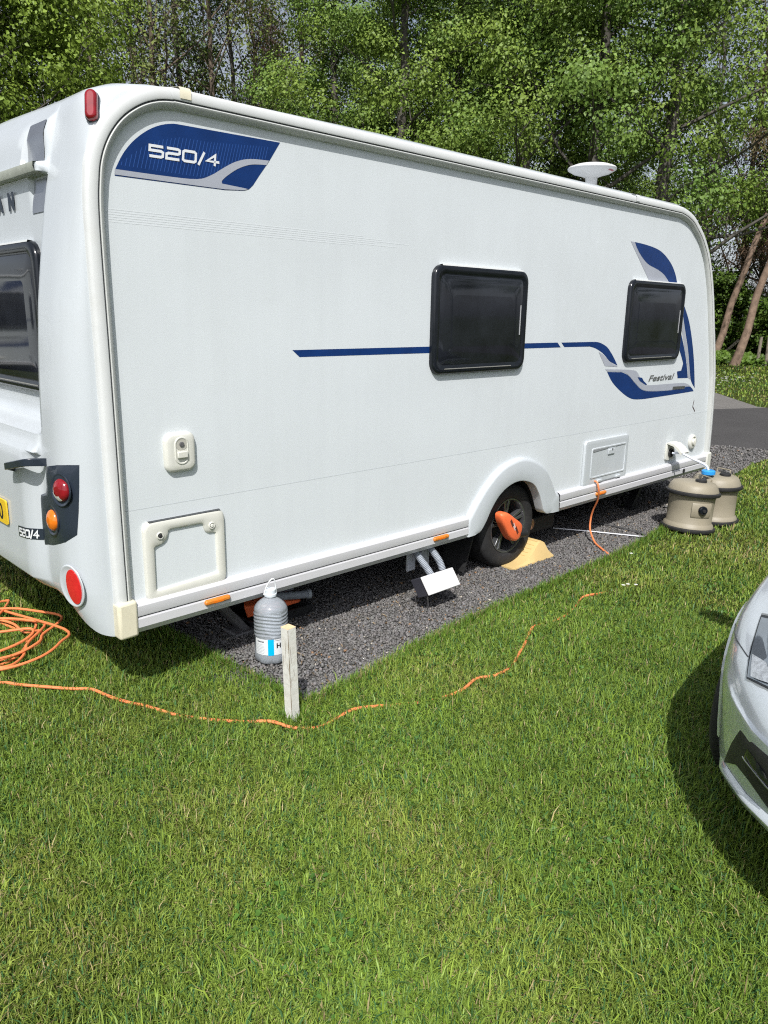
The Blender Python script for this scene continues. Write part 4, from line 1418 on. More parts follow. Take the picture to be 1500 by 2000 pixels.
def road_wheel(parent, cx, cy, cz, rad, rimr, width, face, spokes, m_rim, name='wheel', twist=0.0):
    """face = -1 when the outer face looks to -Y"""
    s = face
    ty = MB()
    h = width / 2
    prof = [(rimr, h * .8), (rimr + .012, h * .93), (rimr + .03, h * .98), (rad - .045, h * 1.0), (rad - .022, h * .93), (rad - .007, h * .80), (rad, h * .62), (rad, -h * .62), (rad - .007, -h * .80), (rad - .04, -h), (rimr, -h * .8)]
    ty.lathe([(r_, s * y) for r_, y in prof], (cx, cy, cz), 'Y', 56, False, False)
    tyre = ty.build('tyre', M_TYRE, parent, smooth=40, fixn=True)
    tr = MB()
    for k in range(64):
        a = 2 * math.pi * k / 64
        ca, sa = math.cos(a), math.sin(a)
        cb, sb = math.cos(a + .055), math.sin(a + .055)
        for y0, y1, sk in ((h * .25, h * .70, .03), (-h * .2, h * .2, 0), (-h * .70, -h * .25, -.03)):
            cs, ss_ = math.cos(a + sk), math.sin(a + sk)
            ct, st2 = math.cos(a + .055 + sk), math.sin(a + .055 + sk)
            r1 = rad + .0035
            tr.add([(cx + r1 * ca, cy + s * y0, cz + r1 * sa), (cx + r1 * cb, cy + s * y0, cz + r1 * sb), (cx + r1 * ct, cy + s * y1, cz + r1 * st2), (cx + r1 * cs, cy + s * y1, cz + r1 * ss_)], [(0, 1, 2, 3)])
    tr.build('tread', M_TYRE, tyre, smooth=0)
    rm = MB()
    rm.lathe([(rimr + .004, s * h * .83), (rimr + .002, s * h * .9), (rimr - .008, s * h * .88), (rimr - .014, s * h * .7), (rimr - .02, s * h * .1), (rimr - .02, -s * h * .8)], (cx, cy, cz), 'Y', 56, False, False)
    rim = rm.build('rim', m_rim, parent, smooth=40, fixn=True)
    hub = MB().lathe([(.065, s * h * .2), (.065, s * h * .62), (.05, s * h * .70), (.03, s * h * .72), (.028, s * h * .76), (.01, s * h * .77)], (cx, cy, cz), 'Y', 28)
    hub.build('hub', m_rim, rim, fixn=True)
    MB().lathe([(rimr - .03, -s * h * .2), (.02, -s * h * .2)], (cx, cy, cz), 'Y', 32, False, True).build('brake_drum', M_BLACKM, rim, fixn=True)
    for k in range(spokes):
        for off in (-.13, .13):
            a0 = 2 * math.pi * k / spokes + twist
            a = a0 + off * .7
            b = a0 + off
            d0 = Vector((math.cos(a), 0, math.sin(a)))
            d1 = Vector((math.cos(b), 0, math.sin(b)))
            p0 = Vector((cx, cy, cz)) + d0 * .05
            p1 = Vector((cx, cy, cz)) + d1 * (rimr - .012)
            t0 = Vector((-d0.z, 0, d0.x)) * .010
            t1 = Vector((-d1.z, 0, d1.x)) * .0115
            y0, y1 = Vector((0, s * h * .60, 0)), Vector((0, s * h * .76, 0))
            yb = Vector((0, s * h * .25, 0))
            sp = MB().add([p0 - t0 + y0, p0 + t0 + y0, p1 + t1 + y1, p1 - t1 + y1, p0 - t0 + yb, p0 + t0 + yb, p1 + t1 + yb, p1 - t1 + yb],
                          [(0, 1, 2, 3), (4, 7, 6, 5), (0, 4, 5, 1), (1, 5, 6, 2), (2, 6, 7, 3), (3, 7, 4, 0)])
            sp.build('spoke', m_rim, rim, bevel=.003, fixn=True)
    return tyre


WX, WZ = 2.83, 0.302
wn = bpy.data.objects.new('wheel', None)
COL.objects.link(wn)
wn.parent = caravan
road_wheel(wn, WX, 0.155, WZ, .30, .192, .19, -1, 5, M_ALLOY, twist=.35)
wn2 = bpy.data.objects.new('wheel', None)
COL.objects.link(wn2)
wn2.parent = caravan
road_wheel(wn2, WX, W - 0.155, WZ, .30, .192, .19, 1, 5, M_ALLOY)

# roof antenna
an = MB().lathe([(.06, 2.60), (.055, 2.64), (.042, 2.70), (.046, 2.782), (.085, 2.797), (.14, 2.812), (.182, 2.836), (.186, 2.846), (.178, 2.857), (.13, 2.874), (.07, 2.883), (.02, 2.885)], (4.19, .47, -.014), 'Z', 40)
an = an.build('roof_antenna', M_BOXW, caravan, smooth=50, fixn=True)
mk = MB()
for k in range(8):
    a = R(-98 + k * 3.6)
    b = a + R(2.2)
    mk.add([(4.19 + r_ * math.cos(w_), .47 + r_ * math.sin(w_), z_) for r_, w_, z_ in ((.155, a, 2.8045), (.155, b, 2.8045), (.168, b, 2.8125), (.168, a, 2.8125))], [(0, 1, 2, 3)])
tag(mk.build('printed_mark', mat('print_red', (0.45, 0.08, 0.12), 0.5), an, smooth=0), kind='stuff')
MB().box(2.2, 2.75, 0.75, 1.35, 2.62, 2.68).build('rooflight', M_BOXW, caravan, bevel=.03)
# waste outlets under the floor
for x in (1.86, 1.985):
    MB().box(x - .035, x + .035, .07, .09, .19, .37).build('outlet_bracket', mat('bracket_grey', (0.42, 0.44, 0.47), 0.4), caravan, bevel=.006)

# ================================================================== THINGS ROUND THE CARAVAN
# orange wheel lock
LK = (2.77, 0.06, 0.0)
wl = thing('wheel_lock', LK, 'orange rounded triangular wheel lock fixed over the caravan wheel', 'wheel lock')
ol = [(2.640, .425), (2.665, .437), (2.715, .430), (2.80, .378), (2.872, .330), (2.890, .288), (2.872, .232), (2.840, .208), (2.800, .212), (2.747, .245), (2.690, .318), (2.650, .380)]
ol = sm(ol, True, 4)
cxl, czl = 2.775, .32
rows = []
for s, y in ((1.0, .045), (1.0, .012), (.97, -.004), (.90, -.014), (.78, -.018), (.4, -.020)):
    rows.append([(cxl + (x - cxl) * s - LK[0], y - LK[1], czl + (z - czl) * s) for x, z in ol])
b = MB().grid(rows, closed_u=True)
b.fill(rows[-1])
body = b.build('lock_body', M_LOCK, wl, smooth=50, fixn=True)
for k in range(3):
    MB().add([(-.045 + k * .03, -.0812, .372 - k * .03), (-.03 + k * .03, -.0812, .385 - k * .03), (.0 + k * .03, -.0812, .335 - k * .03), (-.015 + k * .03, -.0812, .322 - k * .03)], [(0, 1, 2, 3)]).build(
        'printed_mark', mat('lock_print', (0.12, 0.03, 0.02), 0.6) if k != 1 else mat('lock_print_pale', (0.7, 0.5, 0.45), 0.6), body, smooth=0)
b = MB().tube([(.085, -.045, .262), (.125, -.045, .250), (.185, -.045, .240)], [.032, .034, .028], 16)
b.build('lock_knob', M_BLACKM, wl)
MB().tube([(0, -.06, .33), (0, .03, .33)], .02, 10).build('lock_bolt', M_STEEL, wl)

# yellow levelling ramp
rm_ = thing('levelling_ramp', (3.0, 0.0, 0.008), 'yellow plastic levelling ramp wedged under the caravan wheel', 'levelling ramp')
prof = sm([(-.22, 0.012), (-.10, .018), (.0, .045), (.09, .095), (.14, .125), (.175, .128)], False, 4) + [(.20, .115), (.235, .05), (.27, .018)]
rows = []
for (x, z) in prof:
    fl_ = z * .45
    rows.append([(x, -.035, 0), (x, -.033, .010), (x, -.02 + fl_ * .6, z * .98), (x, -.01 + fl_ * .6, z), (x, .20 - fl_ * .6, z), (x, .225, .01), (x, .225, 0)])
b = MB().grid(rows)
b.fill(rows[0])
b.fill(rows[-1])
b = b.build('ramp_body', M_RAMP, rm_, fixn=True, smooth=18)
for k in range(5):
    x = .135 - k * .035
    z = interp([(p[0], p[1]) for p in prof], x) + .001
    MB().box(x, x + .009, .03, .17, z - .004, z + .003).build('grip_rib', M_RAMP, b, smooth=0)

# waste water box on spikes with two grey hoses
wb = thing('waste_box', (1.86, -.13, 0.0), 'small white topped waste box on wire legs fed by two grey hoses', 'waste box')
fa = [Vector((1.705, -.165, .205)), Vector((1.985, -.165, .205)), Vector((2.03, -.165, .122)), Vector((1.74, -.165, .116))]
# box with its white face tilted up towards the lawn
A_ = [Vector((1.715, -.115, .222)), Vector((1.995, -.115, .222)), Vector((1.995, -.185, .128)), Vector((1.715, -.185, .128))]
back = Vector((0.02, .095, -.045))
B_ = [p + back for p in A_]
o_ = Vector((1.86, -.13, 0.0))
sh_ = Vector((.022, 0, 0))
A_ = [p + sh_ - o_ for p in A_]
B_ = [p + sh_ - o_ for p in B_]
b = MB().add([*A_, *B_], [(4, 5, 6, 7), (0, 4, 7, 3), (1, 2, 6, 5), (2, 3, 7, 6), (0, 1, 5, 4)])
bx_ = b.build('box_body', M_BOXD, wb, fixn=True, smooth=0, bevel=.004)
n_ = (A_[1] - A_[0]).cross(A_[3] - A_[0]).normalized()
if n_.y > 0:
    n_ = -n_
P0 = [p + n_ * .002 for p in A_]
MB().add(P0 + [p + n_ * .012 for p in P0], [(0, 1, 2, 3), (4, 7, 6, 5), (0, 4, 5, 1), (1, 5, 6, 2), (2, 6, 7, 3), (3, 7, 4, 0)]).build('white_lid', M_BOXW, wb, fixn=True, bevel=.004)
for a, c in (((1.745, -.175, .125), (1.772, -.155, 0)), ((1.99, -.175, .125), (2.02, -.172, 0)), ((1.76, -.06, .10), (1.80, -.03, 0)), ((2.02, -.06, .10), (2.05, -.03, 0))):
    MB().tube([Vector(a) - o_, (Vector(a) + Vector(c)) / 2 - o_ + Vector((.004, 0, 0)), Vector(c) - o_ + Vector((0, 0, .002))], .0022, 6).build('wire_leg', M_STEEL, wb)


def corr(path, r0, m, name, parent, amp=.12, pitch=.009):
    pts = catmull(path, 40)
    L_ = 0
    rr, out = [], []
    for i, p in enumerate(pts):
        if i:
            L_ += (p - pts[i - 1]).length
        rr.append(r0 * (1 + amp * math.sin(2 * math.pi * L_ / pitch)))
    return MB().tube(pts, rr, 14).build(name, m, parent, smooth=60)


corr([Vector(p) - o_ for p in ((1.86, .06, .345), (1.855, .01, .30), (1.875, -.03, .245), (1.90, -.055, .19))], .0205, M_HOSE, 'hose', wb)
corr([Vector(p) - o_ for p in ((1.985, .06, .345), (1.98, .01, .31), (2.0, -.03, .25), (2.01, -.055, .19))], .0205, M_HOSE, 'hose', wb)

# items stored behind the bottle: black crate with orange tool and grey pipes
o_ = Vector((1.05, .45, .008))
ct = thing('storage_crate', o_, 'open black crate in the shadow under the caravan behind the bottle', 'crate')
b = MB()
w0, w1, hh = .19, .21, .055
for (x0, x1, y0, y1, z0, z1) in ((-w1, w1, -.15, .15, 0, .01), (-w1, w1, -.15, -.14, .01, hh), (-w1, w1, .14, .15, .01, hh), (-w1, -w1 + .01, -.14, .14, .01, hh), (w1 - .01, w1, -.14, .14, .01, hh)):
    b.box(x0, x1, y0, y1, z0, z1)
b.build('crate_body', M_BLACKM, ct, smooth=0)
ot = thing('orange_stand', (1.02, .40, .07), 'orange plastic axle stand lying on the crate under the caravan', 'stand')
b = MB().add([(-.18, -.05, 0), (-.12, .06, 0), (.20, .06, 0), (.17, -.05, 0), (-.20, -.05, .075), (-.13, .06, .095), (.17, .06, .05), (.20, -.06, .012)], [(3, 2, 1, 0), (4, 5, 6, 7), (0, 1, 5, 4), (1, 2, 6, 5), (2, 3, 7, 6), (3, 0, 4, 7)])
b.build('stand_body', M_LOCK, ot, fixn=True, bevel=.012, smooth=30)
gp_ = thing('grey_pipe', (1.1, .40, .0), 'short grey plastic pipes resting on the orange stand', 'pipe')
MB().tube([(-.06, -.02, .14), (.09, -.06, .125), (.155, -.075, .12)], .024, 16).build('pipe_length', M_HOSE, gp_)
MB().tube([(.145, -.072, .121), (.165, -.078, .119)], .028, 16).build('pipe_collar', mat('collar_grey', (0.42, 0.46, 0.5), 0.4), gp_)
MB().tube([(-.08, .03, .165), (.09, .0, .165)], .026, 16).build('pipe_length', M_HOSE, gp_)

# clear water bottle
BX, BY = 0.668, -0.118
bo = thing('water_bottle', (BX, BY, .050), 'large clear plastic water bottle with white label standing on the gravel', 'bottle')
M_PET = bpy.data.materials.new('clear_pet')
M_PET.use_nodes = True
_n = M_PET.node_tree
_p = _n.nodes['Principled BSDF']
_p.inputs['Base Color'].default_value = (0.93, 0.96, 1.0, 1)
_p.inputs['Roughness'].default_value = 0.04
_p.inputs['Transmission Weight'].default_value = 1.0
_p.inputs['IOR'].default_value = 1.3
_tr = _n.nodes.new('ShaderNodeBsdfTransparent')
_tr.inputs[0].default_value = (0.9, 0.93, 0.97, 1)
_gl = _n.nodes.new('ShaderNodeBsdfGlossy')
_gl.inputs['Roughness'].default_value = 0.08
_df = _n.nodes.new('ShaderNodeBsdfDiffuse')
_df.inputs[0].default_value = (0.70, 0.76, 0.83, 1)
_fr = _n.nodes.new('ShaderNodeFresnel')
_fr.inputs[0].default_value = 1.6
_m1 = _n.nodes.new('ShaderNodeMixShader')
_m1.inputs[0].default_value = 0.34
_m2 = _n.nodes.new('ShaderNodeMixShader')
_n.links.new(_tr.outputs[0], _m1.inputs[1])
_n.links.new(_df.outputs[0], _m1.inputs[2])
_n.links.new(_fr.outputs[0], _m2.inputs[0])
_n.links.new(_m1.outputs[0], _m2.inputs[1])
_n.links.new(_gl.outputs[0], _m2.inputs[2])
_n.links.new(_m2.outputs[0], _n.nodes['Material Output'].inputs['Surface'])
RB = 0.083
rows = []
nseg = 56
prof = [(.0, .060), (.004, .074), (.012, .081), (.03, RB), (.05, RB), (.056, RB - .002), (.135, RB - .002), (.142, RB)] + [(.142 + k * .004, None) for k in range(1, 31)] + [(.27, .082), (.283, .077), (.298, .066), (.31, .052), (.32, .038), (.328, .026), (.334, .0235), (.345, .0235)]
for z, r_ in prof:
    row = []
    for k in range(nseg):
        a = 2 * math.pi * k / nseg
        rr = r_ if r_ is not None else RB + .0022 * math.sin((z - .142) / .018 * 2 * math.pi + 1.6 * math.sin(3 * a)) - .001
        if z < .02:
            rr *= 1 + .03 * math.cos(7 * a)
        row.append((rr * math.cos(a), rr * math.sin(a), z))
    rows.append(row)
b = MB().grid(rows, closed_u=True)
b.fill(rows[0], flip=True)
b.build('bottle_body', M_PET, bo, smooth=60)
M_CAPW = mat('cap_white', (0.62, 0.67, 0.72), 0.35)
MB().lathe([(.030, .334), (.031, .340), (.031, .347), (.027, .348)], (0, 0, 0), 'Z', 28).build('neck_ring', M_CAPW, bo, fixn=True)
MB().lathe([(.027, .347), (.027, .368), (.024, .371), (.01, .372)], (0, 0, 0), 'Z', 28).build('cap', M_CAPW, bo, fixn=True)
hd = catmull([(-.03, .012, .343), (-.022, .0, .385), (-.006, -.012, .418), (.012, -.016, .420), (.024, -.012, .385), (.03, -.006, .345)], 6)
MB().tube(hd, .0032, 8).build('carry_handle', mat('handle_white', (0.72, 0.74, 0.76), 0.4), bo)
ca = math.atan2(CAMP.y - BY, CAMP.x - BX)      # label faces the lawn


def lab(a0, a1, z0, z1, r_, n=14):
    # angles measured from the label centre, increasing to the right as seen from the lawn
    return MB().grid([[(r_ * math.cos(ca + R(a)), r_ * math.sin(ca + R(a)), z) for a in [a0 + (a1 - a0) * k / n for k in range(n + 1)]] for z in (z0, z1)])


lb = lab(-62, 75, .055, .137, RB + .0005).build('label', mat('label_white', (0.66, 0.68, 0.7), 0.4), bo, smooth=60)
lab(-12, 8, .0545, .1375, RB + .0013, 5).build('label_stripe', mat('label_blue', (0.0, 0.42, 0.78), 0.35), lb, smooth=60)
lab(9, 74, .130, .1315, RB + .0013, 10).build('label_rule', mat('label_ink', (0.08, 0.08, 0.09), 0.5), lb, smooth=60)
tx = MB()
rr_ = random.Random(3)
for k in range(7):
    w_ = rr_.uniform(30, 38)
    q = lab(-58, -58 + w_, .064 + k * .0075, .0652 + k * .0075, RB + .0013, 8)
    tx.add(q.v, q.f)
tag(tx.build('label_small_print', mat('label_ink_grey', (0.45, 0.46, 0.48), 0.5), lb, smooth=60), kind='stuff')
q = MB()
for k, (a, b_) in enumerate(((-52, -46), (-45, -40), (-39, -34), (-33, -26))):
    l_ = lab(a, b_, .1205, .1262, RB + .0013, 3)
    q.add(l_.v, l_.f)
tag(q.build('label_logo', mat('label_ink', (0.08, 0.08, 0.09), 0.5), lb, smooth=60), kind='stuff')
v, f = text_mesh('H', 0.034, offset=.0012)
MB().add([((RB + .0016) * math.cos(ca + R(16 + p[0] / RB * 57.3)), (RB + .0016) * math.sin(ca + R(16 + p[0] / RB * 57.3)), .092 + p[1]) for p in v], f).build('label_letter', mat('label_black', (0.02, 0.02, 0.025), 0.5), lb, smooth=0)

# white wooden marker post
po = thing('marker_post', (0.428, -0.602, 0), 'white painted square wooden marker post at the corner of the gravel', 'post')
s_ = .0225
an_ = R(50)
tilt = Vector((-.020, -.006, 0))
def post_ring(z, k=1.0):
    return [Vector((s_ * k * math.sqrt(2) * math.cos(an_ + R(45 + 90 * q) - R(45)), s_ * k * math.sqrt(2) * math.sin(an_ + R(45 + 90 * q) - R(45)), z)) + tilt * (z / .46) for q in range(4)]
b = MB()
rws = [post_ring(z) for z in (-.05, 0.1, .2, .3, .4, .449)]
b.grid(rws, closed_u=True)
b.build('post_shaft', M_POST, po, fixn=True, smooth=0, bevel=.0015)
b = MB()
r2 = [post_ring(.449), post_ring(.4515, .97)]
b.grid(r2, closed_u=True)
b.fill(r2[-1])
b.build('post_top', M_POSTEND, po, fixn=True, smooth=0)
ed_ = MB()  # brown line added on one corner to part two evenly lit faces
for q_ in (2,):
    ed_.tube([post_ring(z_, 1.0)[q_] for z_ in (.0, .05, .11, .16, .22, .28, .33, .38, .42, .447)], [.0012, .0006, .0016, .0007, .0013, .0018, .0008, .0015, .0007, .0014], 5, cap=False)
ed_.build('corner_line', mat('corner_brown', (0.17, 0.12, 0.07), 0.9), po)
ck = MB()
rc_ = random.Random(8)
for q in range(4):
    for k in range(3):
        t = rc_.uniform(.15, .85)
        z0 = rc_.uniform(.05, .4)
        ln = rc_.uniform(.03, .1)
        pts = []
        for j in range(5):
            ring = post_ring(min(.445, z0 + ln * j / 4), 1.006)
            pts.append(ring[q].lerp(ring[(q + 1) % 4], t + rc_.uniform(-.03, .03)))
        ck.tube(pts, [.0003, .0008, .0009, .0007, .0003], 4, cap=False)
tag(ck.build('cracks', mat('crack_brown', (0.12, 0.08, 0.05), 0.9), po), kind='stuff')

# orange hook-up cable: coil by the rear, run across the lawn, up into the service door
rc_ = random.Random(4)
cab = []
coil = []
turns = [(.27, .30, .02), (.34, .25, .05), (.22, .31, -.04), (.30, .22, .0), (.37, .33, .03)]
n_c = 0
for i, (ra, rb, ph) in enumerate(turns):
    for k in range(14):
        a = 2 * math.pi * k / 14 + ph * 3
        coil.append((-.36 + .02 * i - .02 + ra * math.cos(a) * (1 + rc_.uniform(-.06, .06)), 1.12 - .03 * i + rb * 1.25 * math.sin(a) * (1 + rc_.uniform(-.06, .06)), .028 + .013 * i + rc_.uniform(-.005, .008)))
loose = [(-.12, 1.46, .06), (-.02, 1.56, .05), (-.12, 1.36, .07), (-.30, 1.08, .085), (-.10, .98, .08), (-.16, .90, .06), (-.34, .86, .05), (-.62, .92, .03), (-.72, .85, .02), (-.58, .70, .018)]
run = [(-.396, .566), (-.333, .481), (-.255, .377), (-.174, .283), (-.109, .211), (-.08, .087), (-.042, -.011), (.008, -.105), (.067, -.248), (.173, -.386), (.27, -.49), (.337, -.571), (.385, -.66), (.467, -.724), (.56, -.735), (.663, -.734), (.78, -.78), (.869, -.818),
       (1.02, -.89), (1.154, -.94), (1.295, -.917), (1.38, -.945), (1.462, -.96), (1.56, -.93), (1.65, -.898), (1.809, -.831), (1.92, -.77), (2.028, -.726), (2.122, -.712), (2.26, -.73), (2.392, -.726), (2.54, -.69), (2.67, -.659), (2.816, -.681), (2.95, -.66), (3.15, -.55), (3.35, -.44), (3.50, -.36)]
vis = [.026, .026, .028, .026, .028, .030, .028, .026, .022, .014, .013, .022, .012, .008, .016, .024, .016, .004, .002, .022, .026, .020, .026, .006, .024, .026, .012, .022, .006, .002, .004, .010, .024, .014, -.006, -.012, -.012, -.012]
run3 = [(x, y, z) for (x, y), z in zip(run, vis)]
up = [(3.60, -.31, .004), (3.68, -.19, .018), (3.76, -.08, .03), (3.84, .015, .09), (3.875, .04, .17), (3.865, .02, .25), (3.83, -.03, .34), (3.79, -.058, .42), (3.775, -.060, .465), (3.775, -.046, .497), (3.778, -.022, .505)]
path = catmull(coil + loose + run3 + up, 5)
b = MB().tube(path, .0072, 8).build('hookup_cable', M_CABLE)
tag(b, 'orange electric cable coiled by the rear and snaking across the lawn to the service door', 'cable')

# water barrels
def barrel(name, loc, label, rz, tiltv, tap=True):
    t = thing(name, loc, label, 'water barrel', 'rolling water barrels by the front of the caravan')
    t.rotation_euler = (tiltv[0], tiltv[1], rz)
    b_ = MB().lathe([(.12, .004), (.185, .006), (.203, .018), (.203, .030), (.196, .055), (.186, .066), (.180, .075), (.180, .19), (.182, .27), (.188, .30), (.200, .307), (.203, .33), (.196, .352), (.190, .366), (.182, .384), (.165, .402), (.12, .413), (.05, .417)], (0, 0, 0), 'Z', 48)
    body_ = b_.build('barrel_body', M_BEIGE, t, smooth=45, fixn=True)
    for z in (.004, .303):
        MB().lathe([(.198, z), (.214, z + .003), (.219, z + .014), (.217, z + .027), (.207, z + .033), (.199, z + .033)], (0, 0, 0), 'Z', 48, False, False).build('rubber_tyre', M_BLACKM, t, smooth=50, fixn=True)
    # black filler cap, steel pivot bracket and handle on the top
    MB().lathe([(.045, .414), (.045, .432), (.038, .437), (.01, .438)], (-.04, -.06, 0), 'Z', 24).build('filler_cap', M_BLACKM, t, fixn=True)
    MB().box(.02, .07, -.075, -.045, .415, .442).build('air_valve', M_BLACKM, t, bevel=.006)
    MB().tube(catmull([(.075, -.11, .410), (.08, -.11, .44), (.13, -.06, .442), (.16, -.02, .44), (.155, -.015, .400)], 5), .0055, 8).build('carry_loop', M_BEIGE, t)
    if tap:
        a = R(-136)
        d = Vector((math.cos(a), math.sin(a), 0))
        tp = MB().tube([d * .178 + Vector((0, 0, .20)), d * .206 + Vector((0, 0, .20)), d * .214 + Vector((0, 0, .20))], [.037, .036, .030], 24)
        tp = tp.build('tap_cap', M_BLACKP, t)
        MB().tube([d * .214 + Vector((0, 0, .20)), d * .224 + Vector((0, 0, .20))], [.014, .012], 16).build('tap_centre', M_BLACKM, tp)
        mb_ = MB()
        rows_ = []
        for z, k in ((.135, 1.02), (.15, 1.06), (.24, 1.06), (.255, 1.02)):
            rows_.append([((.180 * k) * math.cos(a + R(q)), (.180 * k) * math.sin(a + R(q)), z) for q in range(-26, 27, 4)])
        mb_.grid(rows_)
        mb_.build('tap_boss', M_BEIGE, body_, fixn=True)
    return t


barrel('water_barrel', (4.76, -.355, .012), 'beige water barrel with black tap standing on the grass, nearer one', 0.15, (R(1.5), R(3.5)))
b2 = barrel('water_barrel', (5.19, -.375, .012), 'beige water barrel with blue cap behind the nearer barrel', 0.5, (0, 0), tap=False)
pc = thing('water_pump_hose', (5.06, -.33, .42), 'clear hose with blue cap running from caravan inlet to rear barrel', 'hose')
MB().lathe([(.052, .022), (.056, .026), (.056, .052), (.048, .060), (.02, .062)], (-.02, -.03, 0), 'Z', 28).build('blue_cap', M_BLUECAP, pc, fixn=True)
MB().tube(catmull([(-.09, .27, .172), (-.09, .19, .18), (-.07, .10, .145), (-.03, .0, .10), (-.02, -.03, .055)], 6), .010, 10).build('clear_tube', M_TUBE, pc)

# steel tow handle of the barrel lying on the gravel
th = MB().tube(catmull([(4.30, -.19, .022), (4.335, .06, .022), (4.26, .50, .02), (4.23, .60, .02)], 5), .0085, 8)
hb = thing('barrel_handle', (4.2, 0, 0), 'bent steel tow handle lying on the gravel under the caravan', 'handle')
for pts, nm in (([(3.889, .388, .02), (4.055, .103, .02), (4.205, -.215, .022)], 'handle_rod'), ([(4.228, .616, .02), (4.34, .08, .02), (4.305, -.190, .022)], 'handle_rod')):
    MB().tube([(x - 4.2, y, z) for x, y, z in pts], .0095, 8).build(nm, M_STEEL, hb)
MB().tube(catmull([(.005, -.215, .022), (.03, -.25, .022), (.08, -.24, .022), (.105, -.19, .022)], 5), .0095, 8).build('handle_grip', M_RUSTY, hb)

# ================================================================== CAR
CX0, CY0 = 0.64, -2.885
car = thing('parked_car', (CX0, CY0, 0), 'silver car with its rounded front corner and headlight at the right edge', 'car')
WM = [(0, .25), (.05, .38), (.12, .49), (.2, .575), (.3, .665), (.4, .735), (.5, .785), (.66, .845), (.8, .872), (1.0, .89), (1.4, .902), (2.2, .908), (3.0, .905), (3.5, .895), (3.9, .86), (4.15, .80), (4.3, .70), (4.36, .6)]
ZS = [(0, .52), (.05, .55), (.12, .58), (.2, .61), (.3, .64), (.4, .665), (.5, .685), (.66, .718), (.8, .745), (1.0, .785), (1.4, .855), (2.2, .905), (3.0, .93), (3.5, .95), (3.9, .95), (4.15, .93), (4.3, .88), (4.36, .8)]
ZC = [(0, .55), (.05, .60), (.12, .65), (.2, .70), (.3, .735), (.4, .765), (.5, .79), (.66, .82), (.8, .845), (1.0, .88), (1.4, .945), (2.2, .93), (3.0, .95), (3.5, .97), (3.9, .98), (4.15, .96), (4.3, .90), (4.36, .82)]


def car_section(u):
    wm, zs, zc = interp(WM, u), interp(ZS, u), interp(ZC, u)
    wbm = wm - .04
    nose = smooth01(.5, 0, u)
    zb = interp([(0, .285), (.12, .28), (.3, .25), (.465, .215), (.7, .185), (1.1, .20), (4.0, .20), (4.36, .27)], u)
    P_ = [(0, zb), (wbm * .9, zb), (wbm + .004, zb + .014), (wm - .02, zb + .05), (wm - .016, zb + .085), (wm - .012, zb + .12), (wm - .004, .45), (wm, .54), (wm - .010, zs - .09), (wm - .035, zs - .03), (wm - .085, zs + .012), (wm * .72, zs + (zc - zs) * .5 + .01), (wm * .4, zc - .006), (0, zc)]
    c_ = catmull([(a, b, 0) for a, b in P_], 4)
    return [(p.x, p.y) for p in c_]


us = []
base_u = [u for u, _ in WM]
for a, b in zip(base_u[:-1], base_u[1:]):
    n = max(2, int((b - a) / .045))
    us += [a + (b - a) * k / n for k in range(n)]
us.append(base_u[-1])
secs = [car_section(u) for u in us]
# smooth the lengthwise tables a little
S_ = np.array(secs)
for _ in range(6):
    S_[1:-1] = S_[1:-1] * .5 + (S_[:-2] + S_[2:]) * .25
rows = []
for u, s in zip(us, S_):
    right = [(u, a, b) for a, b in s]
    left = [(u, -a, b) for a, b in s[-2:0:-1]]
    rows.append(right + left)
cb = MB().grid(rows, closed_u=True)
cb.fill(rows[0])
cb.fill(rows[-1])
AXF, AXR, WR = .90, 3.52, .315
kept = []
for f in cb.f:
    c = sum((Vector(cb.v[i]) for i in f), Vector()) / len(f)
    cut = len(f) == 4 and abs(c.y) > .5 and c.z < .66 and any((c.x - ax) ** 2 + (c.z - WR) ** 2 < .352 ** 2 for ax in (AXF, AXR))
    if not cut:
        kept.append(f)
CAR_BVH = BVHTree.FromPolygons([Vector(v) for v in cb.v], cb.f)
cb.f = kept
car_body = cb.build('body', M_CARP, car, smooth=50, fixn=True)


def car_hit(p, d):
    h = CAR_BVH.ray_cast(Vector(p), Vector(d).normalized())
    return h[0], h[1]


def car_patch(name, outline, d, m, parent, off, rings=(1.0, .8, .6, .4, .2, .03), smooth=50):
    """outline: 3D points near the surface; laid on the body along direction d"""
    d = Vector(d).normalized()
    pts = [Vector(p) for p in outline]
    c = sum(pts, Vector()) / len(pts)
    rows_ = []
    for s in rings:
        row = []
        for p in pts:
            q = c + (p - c) * s
            h = CAR_BVH.ray_cast(q - d * 1.5, d)
            if h[0] is None:
                h = CAR_BVH.find_nearest(q)
            nn = h[1] if h[1].dot(d) < 0 else -h[1]
            row.append(h[0] + nn * (off(s) if callable(off) else off))
        rows_.append(row)
    mb_ = MB().grid(rows_, closed_u=True)
    mb_.fill(rows_[-1])
    return mb_.build(name, m, parent, smooth=smooth, fixn=True)


